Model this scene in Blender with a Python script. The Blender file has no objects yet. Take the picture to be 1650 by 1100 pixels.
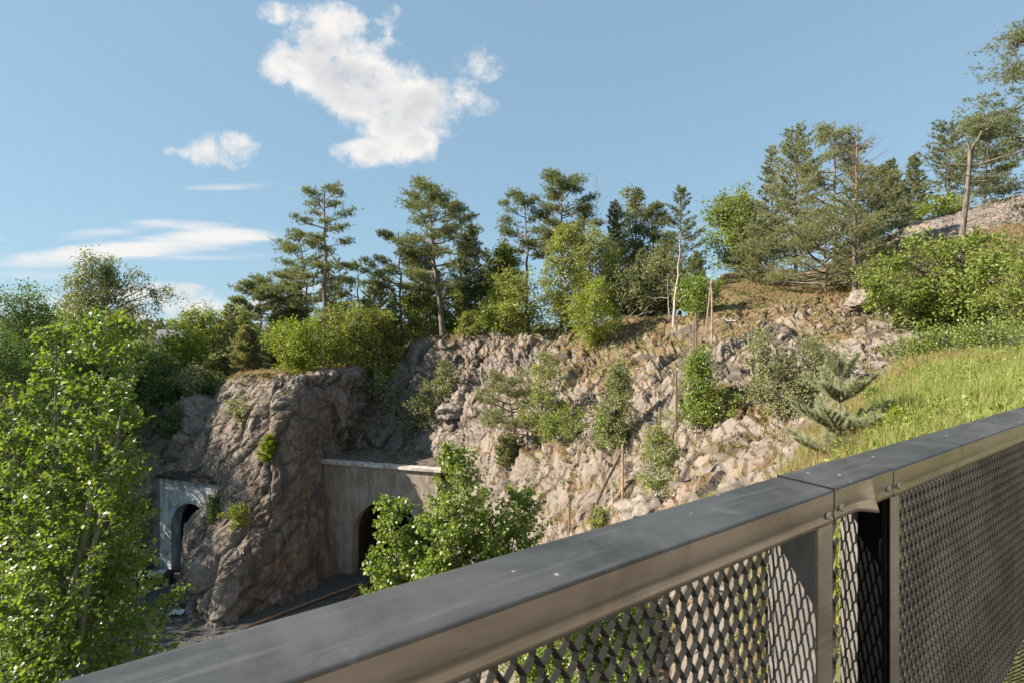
import bpy, math, random
import numpy as np
from mathutils import Vector
SC = bpy.context.scene
COL = SC.collection
R = math.radians

# ------------------------------------------------------------------ camera
F, CX, HY, CZ = 810.0, 825.0, 540.0, 17.0      # focal length and horizon in photo pixels, eye height
cam = bpy.data.cameras.new('camera'); camo = bpy.data.objects.new('camera', cam); COL.objects.link(camo)
camo.location = (0, 0, CZ); camo.rotation_euler = (R(90), 0, 0)
cam.sensor_width = 36.0; cam.lens = 36.0 * F / 1650.0; cam.shift_y = -10.0 / 1650.0
cam.clip_start = 0.05; cam.clip_end = 6000
cam.dof.use_dof = True; cam.dof.focus_distance = 12.0; cam.dof.aperture_fstop = 9.0
SC.camera = camo
SC.render.resolution_x, SC.render.resolution_y = 1024, 682

# ------------------------------------------------------------------ light
SUN_EL = R(31.0)
SUN = Vector((-0.990 * math.cos(SUN_EL), -0.14 * math.cos(SUN_EL), math.sin(SUN_EL)))
sl = bpy.data.lights.new('sun', 'SUN'); slo = bpy.data.objects.new('sun', sl); COL.objects.link(slo)
sl.energy = 4.6; sl.angle = R(0.5); sl.color = (1.0, 0.90, 0.77)
slo.rotation_euler = SUN.to_track_quat('Z', 'Y').to_euler(); slo.location = (-30, -20, 60)
SC.view_settings.view_transform = 'Standard'; SC.view_settings.look = 'None'
SC.view_settings.exposure = 1.38; SC.view_settings.gamma = 1.0
SC.cycles.max_bounces = 6; SC.cycles.diffuse_bounces = 3; SC.cycles.transmission_bounces = 4
SC.cycles.use_denoising = True

W = bpy.data.worlds.new('World'); SC.world = W; W.use_nodes = True
nt = W.node_tree; nt.nodes.clear()
class G:
    """tiny node helper"""
    def __init__(s, nt): s.nt = nt
    def n(s, t, **k):
        x = s.nt.nodes.new(t)
        for a, b in k.items(): setattr(x, a, b)
        return x
    def put(s, sock, v):
        if hasattr(v, 'is_linked') or hasattr(v, 'links'): s.nt.links.new(v, sock)
        elif v is not None: sock.default_value = v
    def m(s, op, a, b=None, c=None, clamp=False):
        x = s.n('ShaderNodeMath', operation=op); x.use_clamp = clamp
        for i, v in enumerate((a, b, c)):
            if v is not None: s.put(x.inputs[i], v)
        return x.outputs[0]
    def noise(s, vec, scale, detail=4, rough=.55, dist=0.0, dim='3D'):
        x = s.n('ShaderNodeTexNoise', noise_dimensions=dim)
        if vec is not None: s.put(x.inputs['Vector'], vec)
        x.inputs['Scale'].default_value = scale; x.inputs['Detail'].default_value = detail
        x.inputs['Roughness'].default_value = rough; x.inputs['Distortion'].default_value = dist
        return x.outputs[0]
    def ramp(s, fac, stops):
        x = s.n('ShaderNodeValToRGB'); s.put(x.inputs[0], fac)
        e = x.color_ramp.elements
        while len(e) < len(stops): e.new(0.5)
        for i, (p, c) in enumerate(stops):
            e[i].position = p; e[i].color = (*c, 1) if len(c) == 3 else c
        return x.outputs[0]
    def mix(s, fac, a, b, mode='MIX'):
        x = s.n('ShaderNodeMix', data_type='RGBA', blend_type=mode)
        s.put(x.inputs[0], fac)
        s.put(x.inputs[6], (*a, 1) if isinstance(a, tuple) and len(a) == 3 else a)
        s.put(x.inputs[7], (*b, 1) if isinstance(b, tuple) and len(b) == 3 else b)
        return x.outputs[2]
    def step(s, v, a, b):
        x = s.n('ShaderNodeMapRange', interpolation_type='SMOOTHSTEP')
        s.put(x.inputs[0], v); x.inputs[1].default_value = a; x.inputs[2].default_value = b
        return x.outputs[0]
    def xyz(s, x, y, z):
        c = s.n('ShaderNodeCombineXYZ')
        for i, v in enumerate((x, y, z)): s.put(c.inputs[i], v)
        return c.outputs[0]
    def sep(s, v):
        c = s.n('ShaderNodeSeparateXYZ'); s.put(c.inputs[0], v); return c.outputs

g = G(nt)
sky = g.n('ShaderNodeTexSky', sky_type='NISHITA'); sky.sun_disc = False
sky.sun_elevation = SUN_EL; sky.sun_rotation = math.atan2(SUN.x, SUN.y)
sky.air_density = 1.0; sky.dust_density = 0.3; sky.ozone_density = 1.5; sky.altitude = 50
bg_sky = g.n('ShaderNodeBackground'); bg_sky.inputs[1].default_value = 0.137
hsv = g.n('ShaderNodeHueSaturation'); hsv.inputs['Saturation'].default_value = 0.85
gm = g.n('ShaderNodeGamma'); gm.inputs[1].default_value = 0.32; nt.links.new(sky.outputs[0], gm.inputs[0]); nt.links.new(gm.outputs[0], hsv.inputs['Color']); tint = g.mix(1.0, hsv.outputs[0], (.735, 1.04, 1.26), 'MULTIPLY'); nt.links.new(tint, bg_sky.inputs[0])
tc = g.n('ShaderNodeTexCoord'); d = g.sep(tc.outputs['Generated'])
yy = g.m('MAXIMUM', d[1], 0.02)
U = g.m('DIVIDE', d[0], yy); V = g.m('DIVIDE', d[2], yy)
front = g.step(d[1], 0.05, 0.15)
# fair-weather cumulus: soft ellipses in direction space (x0, y0, rx, ry, weight, tilt)
CUM = [(500,100,68,42,1.15,0),(562,128,78,56,1.3,0),(618,155,82,56,1.3,0),(664,192,70,42,1.2,0),(630,236,64,34,1.2,0),
       (590,248,46,24,.9,0),(686,238,34,22,.8,0),(706,150,60,24,.75,0),(768,102,42,30,.72,0),(752,172,46,20,.75,0),
       (510,34,70,30,1.0,0),(565,40,40,24,.75,0),(447,20,30,18,.8,0),(520,66,40,20,.8,0),(626,40,22,30,.6,.4),(600,72,44,11,.4,0),(440,112,30,24,.8,0),
       (540,240,18,14,.6,0),(355,243,58,28,1.2,0),(272,244,15,9,.5,0),
       (262,472,84,16,.95,0),(306,462,24,6,.55,0),(200,478,54,14,.7,0),(250,505,130,20,.8,0),(60,492,90,22,.6,0),(0,386,10,6,.6,0),
       (380,492,110,13,.55,0),(470,462,60,12,.45,0),(-150,430,160,40,.8,0),(1900,200,120,60,.9,0)]
CIR = [(285,392,170,16,.9,-.07),(330,372,100,16,.8,.1),(180,372,90,12,.6,-.15),(120,412,140,16,.6,-.08),(250,412,200,10,.45,0),(372,300,75,7,.65,-.04),(470,303,60,4,.3,-.05),(60,440,160,30,.3,0)]
wn = g.noise(g.xyz(U, V, 0), 7.0, 3, .5)
def field(lst, jit):
    acc = None
    for (x, y, rx, ry, w, t) in lst:
        uu = g.m('SUBTRACT', U, (x - CX) / F); vv = g.m('SUBTRACT', V, -(y - HY) / F)
        if t:
            c, s_ = math.cos(t), math.sin(t)
            u2 = g.m('ADD', g.m('MULTIPLY', uu, c), g.m('MULTIPLY', vv, -s_))
            v2 = g.m('ADD', g.m('MULTIPLY', uu, s_), g.m('MULTIPLY', vv, c)); uu, vv = u2, v2
        a = g.m('MULTIPLY', uu, F / rx / 1.25); b = g.m('MULTIPLY', vv, F / ry / 1.25)
        q = g.m('MULTIPLY_ADD', a, a, g.m('MULTIPLY', b, b))
        f = g.m('MULTIPLY', g.m('SUBTRACT', 1.0, q, clamp=True), w)
        acc = f if acc is None else g.m('ADD', acc, f)
    return acc
cf = field(CUM, 0)
puff = g.noise(g.xyz(U, V, 0.3), 13.0, 10, .60, 0.35)
fine = g.noise(g.xyz(U, V, 3.3), 46.0, 6, .62, 0.5)
cd = g.m('ADD', g.m('MINIMUM', cf, 1.5), g.m('MULTIPLY', g.m('SUBTRACT', puff, 0.5), 3.0))
cd = g.m('ADD', cd, g.m('MULTIPLY', g.m('SUBTRACT', fine, 0.5), 1.5))
cd = g.m('MULTIPLY', cd, g.step(cf, 0.0, 0.12))
ca = g.m('POWER', g.step(cd, 0.10, 1.5), 0.9)
ca = g.m('MULTIPLY', ca, front)
streak = g.noise(g.xyz(g.m('MULTIPLY', U, 3.0), g.m('MULTIPLY', g.m('ADD', V, g.m('MULTIPLY', U, .06)), 34.0), 0), 1.6, 6, .6, 0.6)
cs = field(CIR, 0)
ci = g.m('MULTIPLY', g.step(g.m('ADD', cs, g.m('MULTIPLY', g.m('SUBTRACT', streak, .5), 1.5)), 0.05, 1.25), g.step(cs, 0, .35))
ci = g.m('MULTIPLY', g.m('MULTIPLY', ci, 0.95), front)
alpha = g.m('MAXIMUM', ca, ci)
core = g.m('ADD', g.m('MULTIPLY', g.step(cf, 1.2, 2.5), .55), g.m('MULTIPLY', g.step(g.noise(g.xyz(U, V, 7.7), 10.0, 5, .55, .3), .42, .62), .45))
core = g.m('MULTIPLY', core, g.step(cf, .5, 1.0))
ccol = g.mix(g.m('MINIMUM', core, 1.0), (.96, .93, .90), (.66, .67, .70))
bg_c = g.n('ShaderNodeBackground'); nt.links.new(ccol, bg_c.inputs[0]); bg_c.inputs[1].default_value = 0.385
mx = g.n('ShaderNodeMixShader'); nt.links.new(alpha, mx.inputs[0]); nt.links.new(bg_sky.outputs[0], mx.inputs[1]); nt.links.new(bg_c.outputs[0], mx.inputs[2])
wo = g.n('ShaderNodeOutputWorld'); nt.links.new(mx.outputs[0], wo.inputs[0])

# ------------------------------------------------------------------ helpers
def mk(name, V, Q=None, T=None, mat=None, parent=None, smooth=False, attrs=None):
    V = np.asarray(V, np.float32).reshape(-1, 3)
    Q = np.zeros((0, 4), np.int32) if Q is None or len(Q) == 0 else np.asarray(Q, np.int32).reshape(-1, 4)
    T = np.zeros((0, 3), np.int32) if T is None or len(T) == 0 else np.asarray(T, np.int32).reshape(-1, 3)
    me = bpy.data.meshes.new(name)
    me.vertices.add(len(V)); me.vertices.foreach_set('co', V.ravel())
    nl = Q.size + T.size; me.loops.add(nl)
    me.loops.foreach_set('vertex_index', np.concatenate([Q.ravel(), T.ravel()]).astype(np.int32))
    nf = len(Q) + len(T); me.polygons.add(nf)
    st = np.concatenate([np.arange(len(Q)) * 4, Q.size + np.arange(len(T)) * 3]).astype(np.int32)
    me.polygons.foreach_set('loop_start', st)
    me.polygons.foreach_set('use_smooth', np.full(nf, bool(smooth)))
    me.update(calc_edges=True); me.validate()
    for k, a in (attrs or {}).items():
        at = me.attributes.new(k, 'FLOAT', 'POINT'); at.data.foreach_set('value', np.asarray(a, np.float32))
    if mat: me.materials.append(mat)
    o = bpy.data.objects.new(name, me); COL.objects.link(o)
    if parent: o.parent = parent
    return o
def tag(o, label=None, cat=None, group=None, kind=None):
    if label: o['label'] = label
    if cat: o['category'] = cat
    if group: o['group'] = group
    if kind: o['kind'] = kind
    return o
def empty(name, loc, rz=0.0):
    o = bpy.data.objects.new(name, None); COL.objects.link(o); o.location = loc; o.rotation_euler = (0, 0, rz)
    o.empty_display_size = .2
    return o
def nrm(a): return a / np.maximum(np.linalg.norm(a, axis=-1, keepdims=True), 1e-9)
class MB:
    """collects boxes, tubes and grids into one mesh"""
    def __init__(s): s.V = []; s.Q = []; s.T = []; s.n = 0
    def add(s, V, Q=None, T=None):
        V = np.asarray(V, float).reshape(-1, 3)
        if Q is not None and len(Q): s.Q.append(np.asarray(Q) + s.n)
        if T is not None and len(T): s.T.append(np.asarray(T) + s.n)
        s.V.append(V); s.n += len(V)
    def tube(s, P, rad, k=5, cap=False):
        P = np.asarray(P, float); n = len(P); rad = np.broadcast_to(np.asarray(rad, float), (n,))
        t = nrm(np.gradient(P, axis=0)); ref = np.eye(3)[np.argmin(np.abs(t.mean(0)))]
        a = nrm(np.cross(t, ref)); b = np.cross(t, a)
        th = np.arange(k) * 2 * math.pi / k
        V = P[:, None] + rad[:, None, None] * (np.cos(th)[None, :, None] * a[:, None] + np.sin(th)[None, :, None] * b[:, None])
        i = np.arange(n - 1)[:, None] * k; j = np.arange(k)[None]; j2 = (j + 1) % k
        Q = np.stack([i + j, i + j2, i + k + j2, i + k + j], -1).reshape(-1, 4)
        if cap:
            V = np.concatenate([V.reshape(-1, 3), P[:1], P[-1:]]); m = n * k
            jj = np.arange(k); kk = (jj + 1) % k
            T = np.concatenate([np.stack([kk, jj, np.full(k, m)], -1), np.stack([jj + (n - 1) * k, kk + (n - 1) * k, np.full(k, m + 1)], -1)])
            s.add(V, Q, T)
        else: s.add(V, Q)
    def box(s, c, h, ax=None):
        c = np.asarray(c, float); h = np.asarray(h, float); A = np.eye(3) if ax is None else np.asarray(ax, float)
        sg = np.array([[x, y, z] for z in (-1, 1) for y in (-1, 1) for x in (-1, 1)], float)
        V = c + (sg * h) @ A
        s.add(V, [[0, 2, 3, 1], [4, 5, 7, 6], [0, 1, 5, 4], [2, 6, 7, 3], [0, 4, 6, 2], [1, 3, 7, 5]])
    def grid(s, P, flip=False):
        P = np.asarray(P, float); a, b = P.shape[:2]
        i = np.arange(a - 1)[:, None] * b; j = np.arange(b - 1)[None]
        Q = np.stack([i + j, i + j + 1, i + b + j + 1, i + b + j], -1).reshape(-1, 4)
        s.add(P.reshape(-1, 3), Q[:, ::-1] if flip else Q)
    def build(s, name, mat, parent=None, smooth=False):
        return mk(name, np.concatenate(s.V), np.concatenate(s.Q) if s.Q else None, np.concatenate(s.T) if s.T else None, mat, parent, smooth)

# numpy noise
def hsh(ix, iy, iz, seed):
    h = (ix.astype(np.int64) * 374761393 + iy.astype(np.int64) * 668265263 + iz.astype(np.int64) * 2147483647 + seed * 1274126177) & 0xffffffff
    h = ((h ^ (h >> 13)) * 1274126177) & 0xffffffff
    h = ((h ^ (h >> 16)) * 2246822519) & 0xffffffff
    h = h ^ (h >> 15)
    return h
def h01(h, k): return (((h * (2654435761 + 2 * k * 40503)) & 0xffffffff) >> 8).astype(np.float64) / 16777216.0
def vnoise(p, seed=0):
    i = np.floor(p).astype(np.int64); f = p - i; f = f * f * (3 - 2 * f); o = 0
    for dx in (0, 1):
        for dy in (0, 1):
            for dz in (0, 1):
                w = (f[:, 0] if dx else 1 - f[:, 0]) * (f[:, 1] if dy else 1 - f[:, 1]) * (f[:, 2] if dz else 1 - f[:, 2])
                o = o + w * h01(hsh(i[:, 0] + dx, i[:, 1] + dy, i[:, 2] + dz, seed), 1)
    return o
def fbm(p, seed=0, oc=4, lac=2.1, gain=.5):
    o = 0; a = 1; t = 0
    for k in range(oc): o = o + a * vnoise(p * lac ** k, seed + k); t += a; a *= gain
    return o / t
def facets(p, seed):
    """broken-rock relief: nearest block under a skewed box metric of its own, so blocks meet in straight creases;
    returns (distance into the block, gap to the next block, block hash)"""
    i0 = np.floor(p).astype(np.int64); n = len(p)
    d1 = np.full(n, 9.); d2 = np.full(n, 9.); H = np.zeros(n, np.int64)
    for dx in (-1, 0, 1):
        for dy in (-1, 0, 1):
            for dz in (-1, 0, 1):
                c = i0 + np.array([dx, dy, dz]); h = hsh(c[:, 0], c[:, 1], c[:, 2], seed)
                dv = p - c - np.stack([h01(h, 1), h01(h, 2), h01(h, 3)], -1) * .9
                dd = h01(h, 14) * .22
                for k in range(3):
                    ax = np.stack([h01(h, 5 + k), h01(h, 8 + k), h01(h, 11 + k)], -1) * 1.1 - .55; ax[:, k] += 1.0
                    dd = np.maximum(dd, np.abs((ax * dv).sum(-1)))
                nw = dd < d1
                d2 = np.where(nw, d1, np.minimum(d2, dd)); d1 = np.where(nw, dd, d1); H = np.where(nw, h, H)
    return d1, d2 - d1, h01(H, 9)

# ------------------------------------------------------------------ materials
def mat(name):
    m = bpy.data.materials.new(name); m.use_nodes = True; t = m.node_tree; t.nodes.clear(); g = G(t)
    out = g.n('ShaderNodeOutputMaterial'); b = g.n('ShaderNodeBsdfPrincipled'); t.links.new(b.outputs[0], out.inputs[0])
    return m, g, b, out
def bump(g, b, h, strength, dist):
    x = g.n('ShaderNodeBump'); x.inputs['Strength'].default_value = strength; x.inputs['Distance'].default_value = dist
    g.put(x.inputs['Height'], h); g.nt.links.new(x.outputs[0], b.inputs['Normal'])
def leafmat(name, c1, c2, trans=.35, rough=.5, spec=.35, hue=None):
    m, g, b, out = mat(name)
    geo = g.n('ShaderNodeNewGeometry'); oi = g.n('ShaderNodeObjectInfo')
    f = g.m('MULTIPLY_ADD', geo.outputs['Random Per Island'], .75, g.m('MULTIPLY', oi.outputs['Random'], .25))
    c = g.mix(f, c1, c2)
    g.put(b.inputs['Base Color'], c); b.inputs['Roughness'].default_value = rough; b.inputs['Specular IOR Level'].default_value = spec
    tr = g.n('ShaderNodeBsdfTranslucent'); g.put(tr.inputs[0], g.mix(1.0, c, (1.25, 1.3, .55), 'MULTIPLY'))
    ms = g.n('ShaderNodeMixShader'); ms.inputs[0].default_value = trans
    g.nt.links.new(b.outputs[0], ms.inputs[1]); g.nt.links.new(tr.outputs[0], ms.inputs[2]); g.nt.links.new(ms.outputs[0], out.inputs[0])
    return m
def barkmat(name, c1, c2, scale=(6, 6, 1.2), rough=.85, hi=None):
    m, g, b, out = mat(name)
    tcx = g.n('ShaderNodeTexCoord'); mp = g.n('ShaderNodeMapping'); mp.inputs['Scale'].default_value = scale
    g.nt.links.new(tcx.outputs['Object'], mp.inputs[0])
    n = g.noise(mp.outputs[0], 2.0, 6, .65)
    c = g.mix(g.step(n, .35, .65), c1, c2)
    if hi:   # upper stem turns orange on Scots pine
        z = g.sep(tcx.outputs['Object'])[2]
        c = g.mix(g.step(z, hi[0], hi[1]), c, g.mix(n, hi[2], hi[3]))
    g.put(b.inputs['Base Color'], c); b.inputs['Roughness'].default_value = rough; bump(g, b, n, .6, .02)
    return m
M = {}
M['pine'] = leafmat('pine_needles', (.108,.132,.062), (.265,.275,.145), .36, .5, .3)
M['pine_blue'] = leafmat('blue_pine_needles', (.24,.26,.165), (.43,.43,.29), .32, .5, .3)
M['pine_dry'] = leafmat('olive_pine_needles', (.15,.165,.075), (.335,.335,.18), .38, .5, .3)
M['spruce'] = leafmat('dark_needles', (.075,.10,.046), (.17,.185,.085), .28, .5, .3)
M['birch'] = leafmat('birch_leaves', (.165,.20,.045), (.335,.34,.10), .42, .45, .4)
M['birch_grey'] = leafmat('greyish_birch_leaves', (.14,.16,.068), (.29,.285,.145), .42, .45, .4)
M['aspen'] = leafmat('aspen_leaves', (.10, .165, .024), (.28, .345, .065), .45, .40, .8)
M['oak'] = leafmat('oak_leaves', (.135,.185,.034), (.285,.315,.08), .42, .45, .35)
M['lime'] = leafmat('fresh_bright_leaves', (.17,.225,.025), (.31,.34,.06), .45, .45, .3)
M['dark'] = leafmat('dark_leaves', (.065,.11,.032), (.15,.205,.06), .38, .45, .3)
M['pale'] = leafmat('pale_shrub_leaves', (.165,.185,.07), (.33,.33,.17), .38, .45, .4)
M['grass'] = leafmat('meadow_grass', (.17,.235,.045), (.40,.43,.145), .42, .55, .25)
M['dry'] = leafmat('dry_grass', (.26,.19,.09), (.42,.34,.17), .3, .7, .15)
M['heath'] = leafmat('heath_plants', (.10,.105,.035), (.22,.17,.075), .3, .7, .15)
M['bark'] = barkmat('grey_brown_bark', (.05, .04, .032), (.13, .105, .085))
M['pinebark'] = barkmat('pine_bark', (.085, .065, .052), (.20, .16, .13), hi=(4.5, 8.0, (.13, .085, .058), (.27, .18, .125)))
M['birchbark'] = barkmat('birch_bark', (.12, .11, .10), (.55, .52, .47), (3, 3, 9))
M['greybark'] = barkmat('grey_pine_bark', (.07, .056, .045), (.19, .155, .122))
M['deadwood'] = barkmat('bleached_dead_wood', (.24, .21, .185), (.48, .43, .38))
M['aspenbark'] = barkmat('aspen_bark', (.14, .135, .09), (.30, .28, .20))

def rockmat():
    m, g, b, out = mat('rock_and_soil')
    geo = g.n('ShaderNodeNewGeometry'); P = geo.outputs['Position']; N = g.sep(geo.outputs['Normal'])
    def at(n): x = g.n('ShaderNodeAttribute'); x.attribute_name = n; return x.outputs['Fac']
    veg, stain_shade, blk, mead, crk = at('veg'), at('stain_shade'), at('block'), at('mead'), at('crack')
    n1 = g.noise(P, .45, 6, .62, .4); n2 = g.noise(P, 2.6, 8, .68, .3); n3 = g.noise(P, 14, 6, .7)
    rock = g.ramp(n1, [(.30, (.15, .138, .125)), (.45, (.272, .216, .172)), (.56, (.20, .178, .155)), (.72, (.335, .265, .208))])
    rock = g.mix(g.m('MULTIPLY', g.step(n2, .40, .66), .6), rock, (.16, .135, .115))
    rock = g.mix(g.m('MULTIPLY', g.step(n3, .50, .72), .45), rock, (.36, .305, .255))
    rock = g.mix(g.m('MULTIPLY_ADD', blk, .5, -.12, clamp=True), rock, (.32, .24, .19))
    lich = g.step(g.noise(P, 5.5, 7, .7, .8), .60, .68)
    rock = g.mix(g.m('MULTIPLY', lich, .5), rock, (.10, .095, .085))
    # cutting face: vertical mineral streaks, darkened to deepen the spur's shaded side
    mp = g.n('ShaderNodeMapping'); mp.inputs['Scale'].default_value = (1.9, 1.9, .16); g.nt.links.new(P, mp.inputs[0])
    st = g.noise(mp.outputs[0], 1.0, 7, .65, .5)
    shade_streaks = g.ramp(st, [(.30, (.03, .025, .022)), (.43, (.115, .086, .066)), (.53, (.185, .138, .106)), (.63, (.29, .245, .205)), (.71, (.06, .048, .040))])
    shade_streaks = g.mix(g.m('MULTIPLY', g.step(n2, .42, .66), .55), shade_streaks, (.10, .075, .06))
    rock = g.mix(g.m('MULTIPLY', stain_shade, .85), rock, shade_streaks)
    rock = g.mix(g.m('MULTIPLY', g.step(crk, .35, 1.0), .55), rock, (.06, .05, .042))  # cracks darkened in the colour for more shading contrast
    # soil, moss and litter lying on the flats
    v = g.m('ADD', g.m('MULTIPLY', g.m('SUBTRACT', g.noise(P, 1.1, 7, .66, .3), .5), 1.7), g.m('MULTIPLY_ADD', g.m('SUBTRACT', N[2], .72), 1.7, g.m('MULTIPLY_ADD', veg, 1.5, -.13)))
    soil = g.ramp(g.noise(P, .9, 6, .7, .5), [(.32, (.105, .07, .042)), (.44, (.19, .115, .062)), (.54, (.16, .13, .055)), (.62, (.085, .10, .028)), (.74, (.24, .17, .085))])
    soil = g.mix(g.m('MULTIPLY', g.step(g.noise(P, 9, 5, .7), .45, .65), .6), soil, (.07, .05, .032))
    col = g.mix(g.step(v, 0.02, .32), rock, soil)
    col = g.mix(mead, col, g.mix(n2, (.065, .075, .025), (.17, .145, .065)))
    g.put(b.inputs['Base Color'], col); b.inputs['Roughness'].default_value = .88; b.inputs['Specular IOR Level'].default_value = .25
    hh = g.m('ADD', g.m('MULTIPLY', n2, .55), g.m('MULTIPLY', n3, .16)); hh = g.m('ADD', hh, g.m('MULTIPLY', g.noise(P, 55, 4, .7), .04))
    for sc_, am in ((3.1, .42), (8.5, .20)):
        vo = g.n('ShaderNodeTexVoronoi', distance='CHEBYCHEV'); vv = g.n('ShaderNodeVectorMath', operation='MULTIPLY_ADD'); g.nt.links.new(P, vv.inputs[0]); vv.inputs[1].default_value = (1, 1.2, .8)
        nc_ = g.n('ShaderNodeTexNoise'); nc_.inputs['Scale'].default_value = 1.7; g.nt.links.new(P, nc_.inputs['Vector']); g.nt.links.new(nc_.outputs['Color'], vv.inputs[2])
        g.nt.links.new(vv.outputs[0], vo.inputs['Vector']); vo.inputs['Scale'].default_value = sc_; hh = g.m('SUBTRACT', hh, g.m('MULTIPLY', g.m('MULTIPLY', vo.outputs['Distance'], am), g.m('MULTIPLY_ADD', stain_shade, -.6, 1.0)))
    bump(g, b, hh, .75, .22)
    return m
M['rock'] = rockmat()
def simple(name, c1, c2, scale, rough=.8, metal=0.0, bs=.3, bd=.01, stretch=None, spec=.4):
    m, g, b, out = mat(name); tcx = g.n('ShaderNodeTexCoord'); v = tcx.outputs['Object']
    if stretch:
        mp = g.n('ShaderNodeMapping'); mp.inputs['Scale'].default_value = stretch; g.nt.links.new(v, mp.inputs[0]); v = mp.outputs[0]
    n = g.noise(v, scale, 7, .65, .3)
    g.put(b.inputs['Base Color'], g.mix(g.step(n, .36, .66), c1, c2)); b.inputs['Roughness'].default_value = rough
    b.inputs['Metallic'].default_value = metal; b.inputs['Specular IOR Level'].default_value = spec
    if bs: bump(g, b, n, bs, bd)
    return m
M['concrete'] = simple('stained_concrete', (.21, .172, .138), (.36, .30, .245), 1.5, .9, bs=.3, bd=.015, stretch=(1.3, 1.3, .45))
M['concrete_grey'] = simple('grey_concrete', (.22, .235, .228), (.52, .54, .53), 1.4, .9, bs=.4, bd=.02, stretch=(1.4, 1.4, .5))
M['coping'] = simple('worn_pale_coping', (.30, .26, .23), (.62, .57, .51), 3.5, .85)
M['roofsoil'] = simple('littered_concrete_ledge', (.05, .042, .035), (.17, .135, .10), 2.5, .95, bs=.6, bd=.03)
M['near_black'] = simple('near_black_matte', (.02, .018, .016), (.05, .045, .04), 1.0, .95)  # near-black tone paints the tunnel's inner darkness; coping and cabinet share it
M['gravel'] = simple('dark_ballast', (.035, .032, .030), (.16, .145, .13), 13.0, .95, bs=1.0, bd=.08)
M['far'] = simple('far_ground', (.05, .06, .025), (.09, .10, .045), .05, .95, bs=0)
M['rust'] = simple('rusty_iron', (.15, .09, .055), (.27, .175, .115), 9, .8)
M['pole'] = simple('weathered_wood_pole', (.22, .15, .10), (.40, .29, .20), 7, .85)
M['darkpole'] = simple('dark_rusty_tube', (.045, .03, .022), (.10, .065, .045), 8, .8)
M['wire'] = simple('dull_zinc_wire', (.16, .13, .11), (.30, .26, .22), 5, .6, metal=.3, bs=0)
M['stone'] = simple('loose_rock', (.15, .13, .11), (.30, .25, .205), 3.0, .9, bs=.5, bd=.03)
M['white'] = simple('dirty_white_sheet', (.45, .45, .45), (.65, .65, .66), 4, .6)
M['roof'] = simple('grey_roof', (.16, .16, .17), (.24, .24, .25), 1.5, .8)
M['render'] = simple('pale_house_wall', (.42, .42, .42), (.55, .54, .53), .7, .9)
M['bounce_wall'] = simple('bounce_wall_render', (.34, .295, .24), (.43, .38, .315), .8, .9)
M['glass'] = simple('dark_window_glass', (.03, .035, .04), (.05, .055, .06), 1, .1, bs=0, spec=.6)
M['deck'] = simple('walkway_deck', (.035, .032, .029), (.065, .06, .054), 5, .85)

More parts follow.
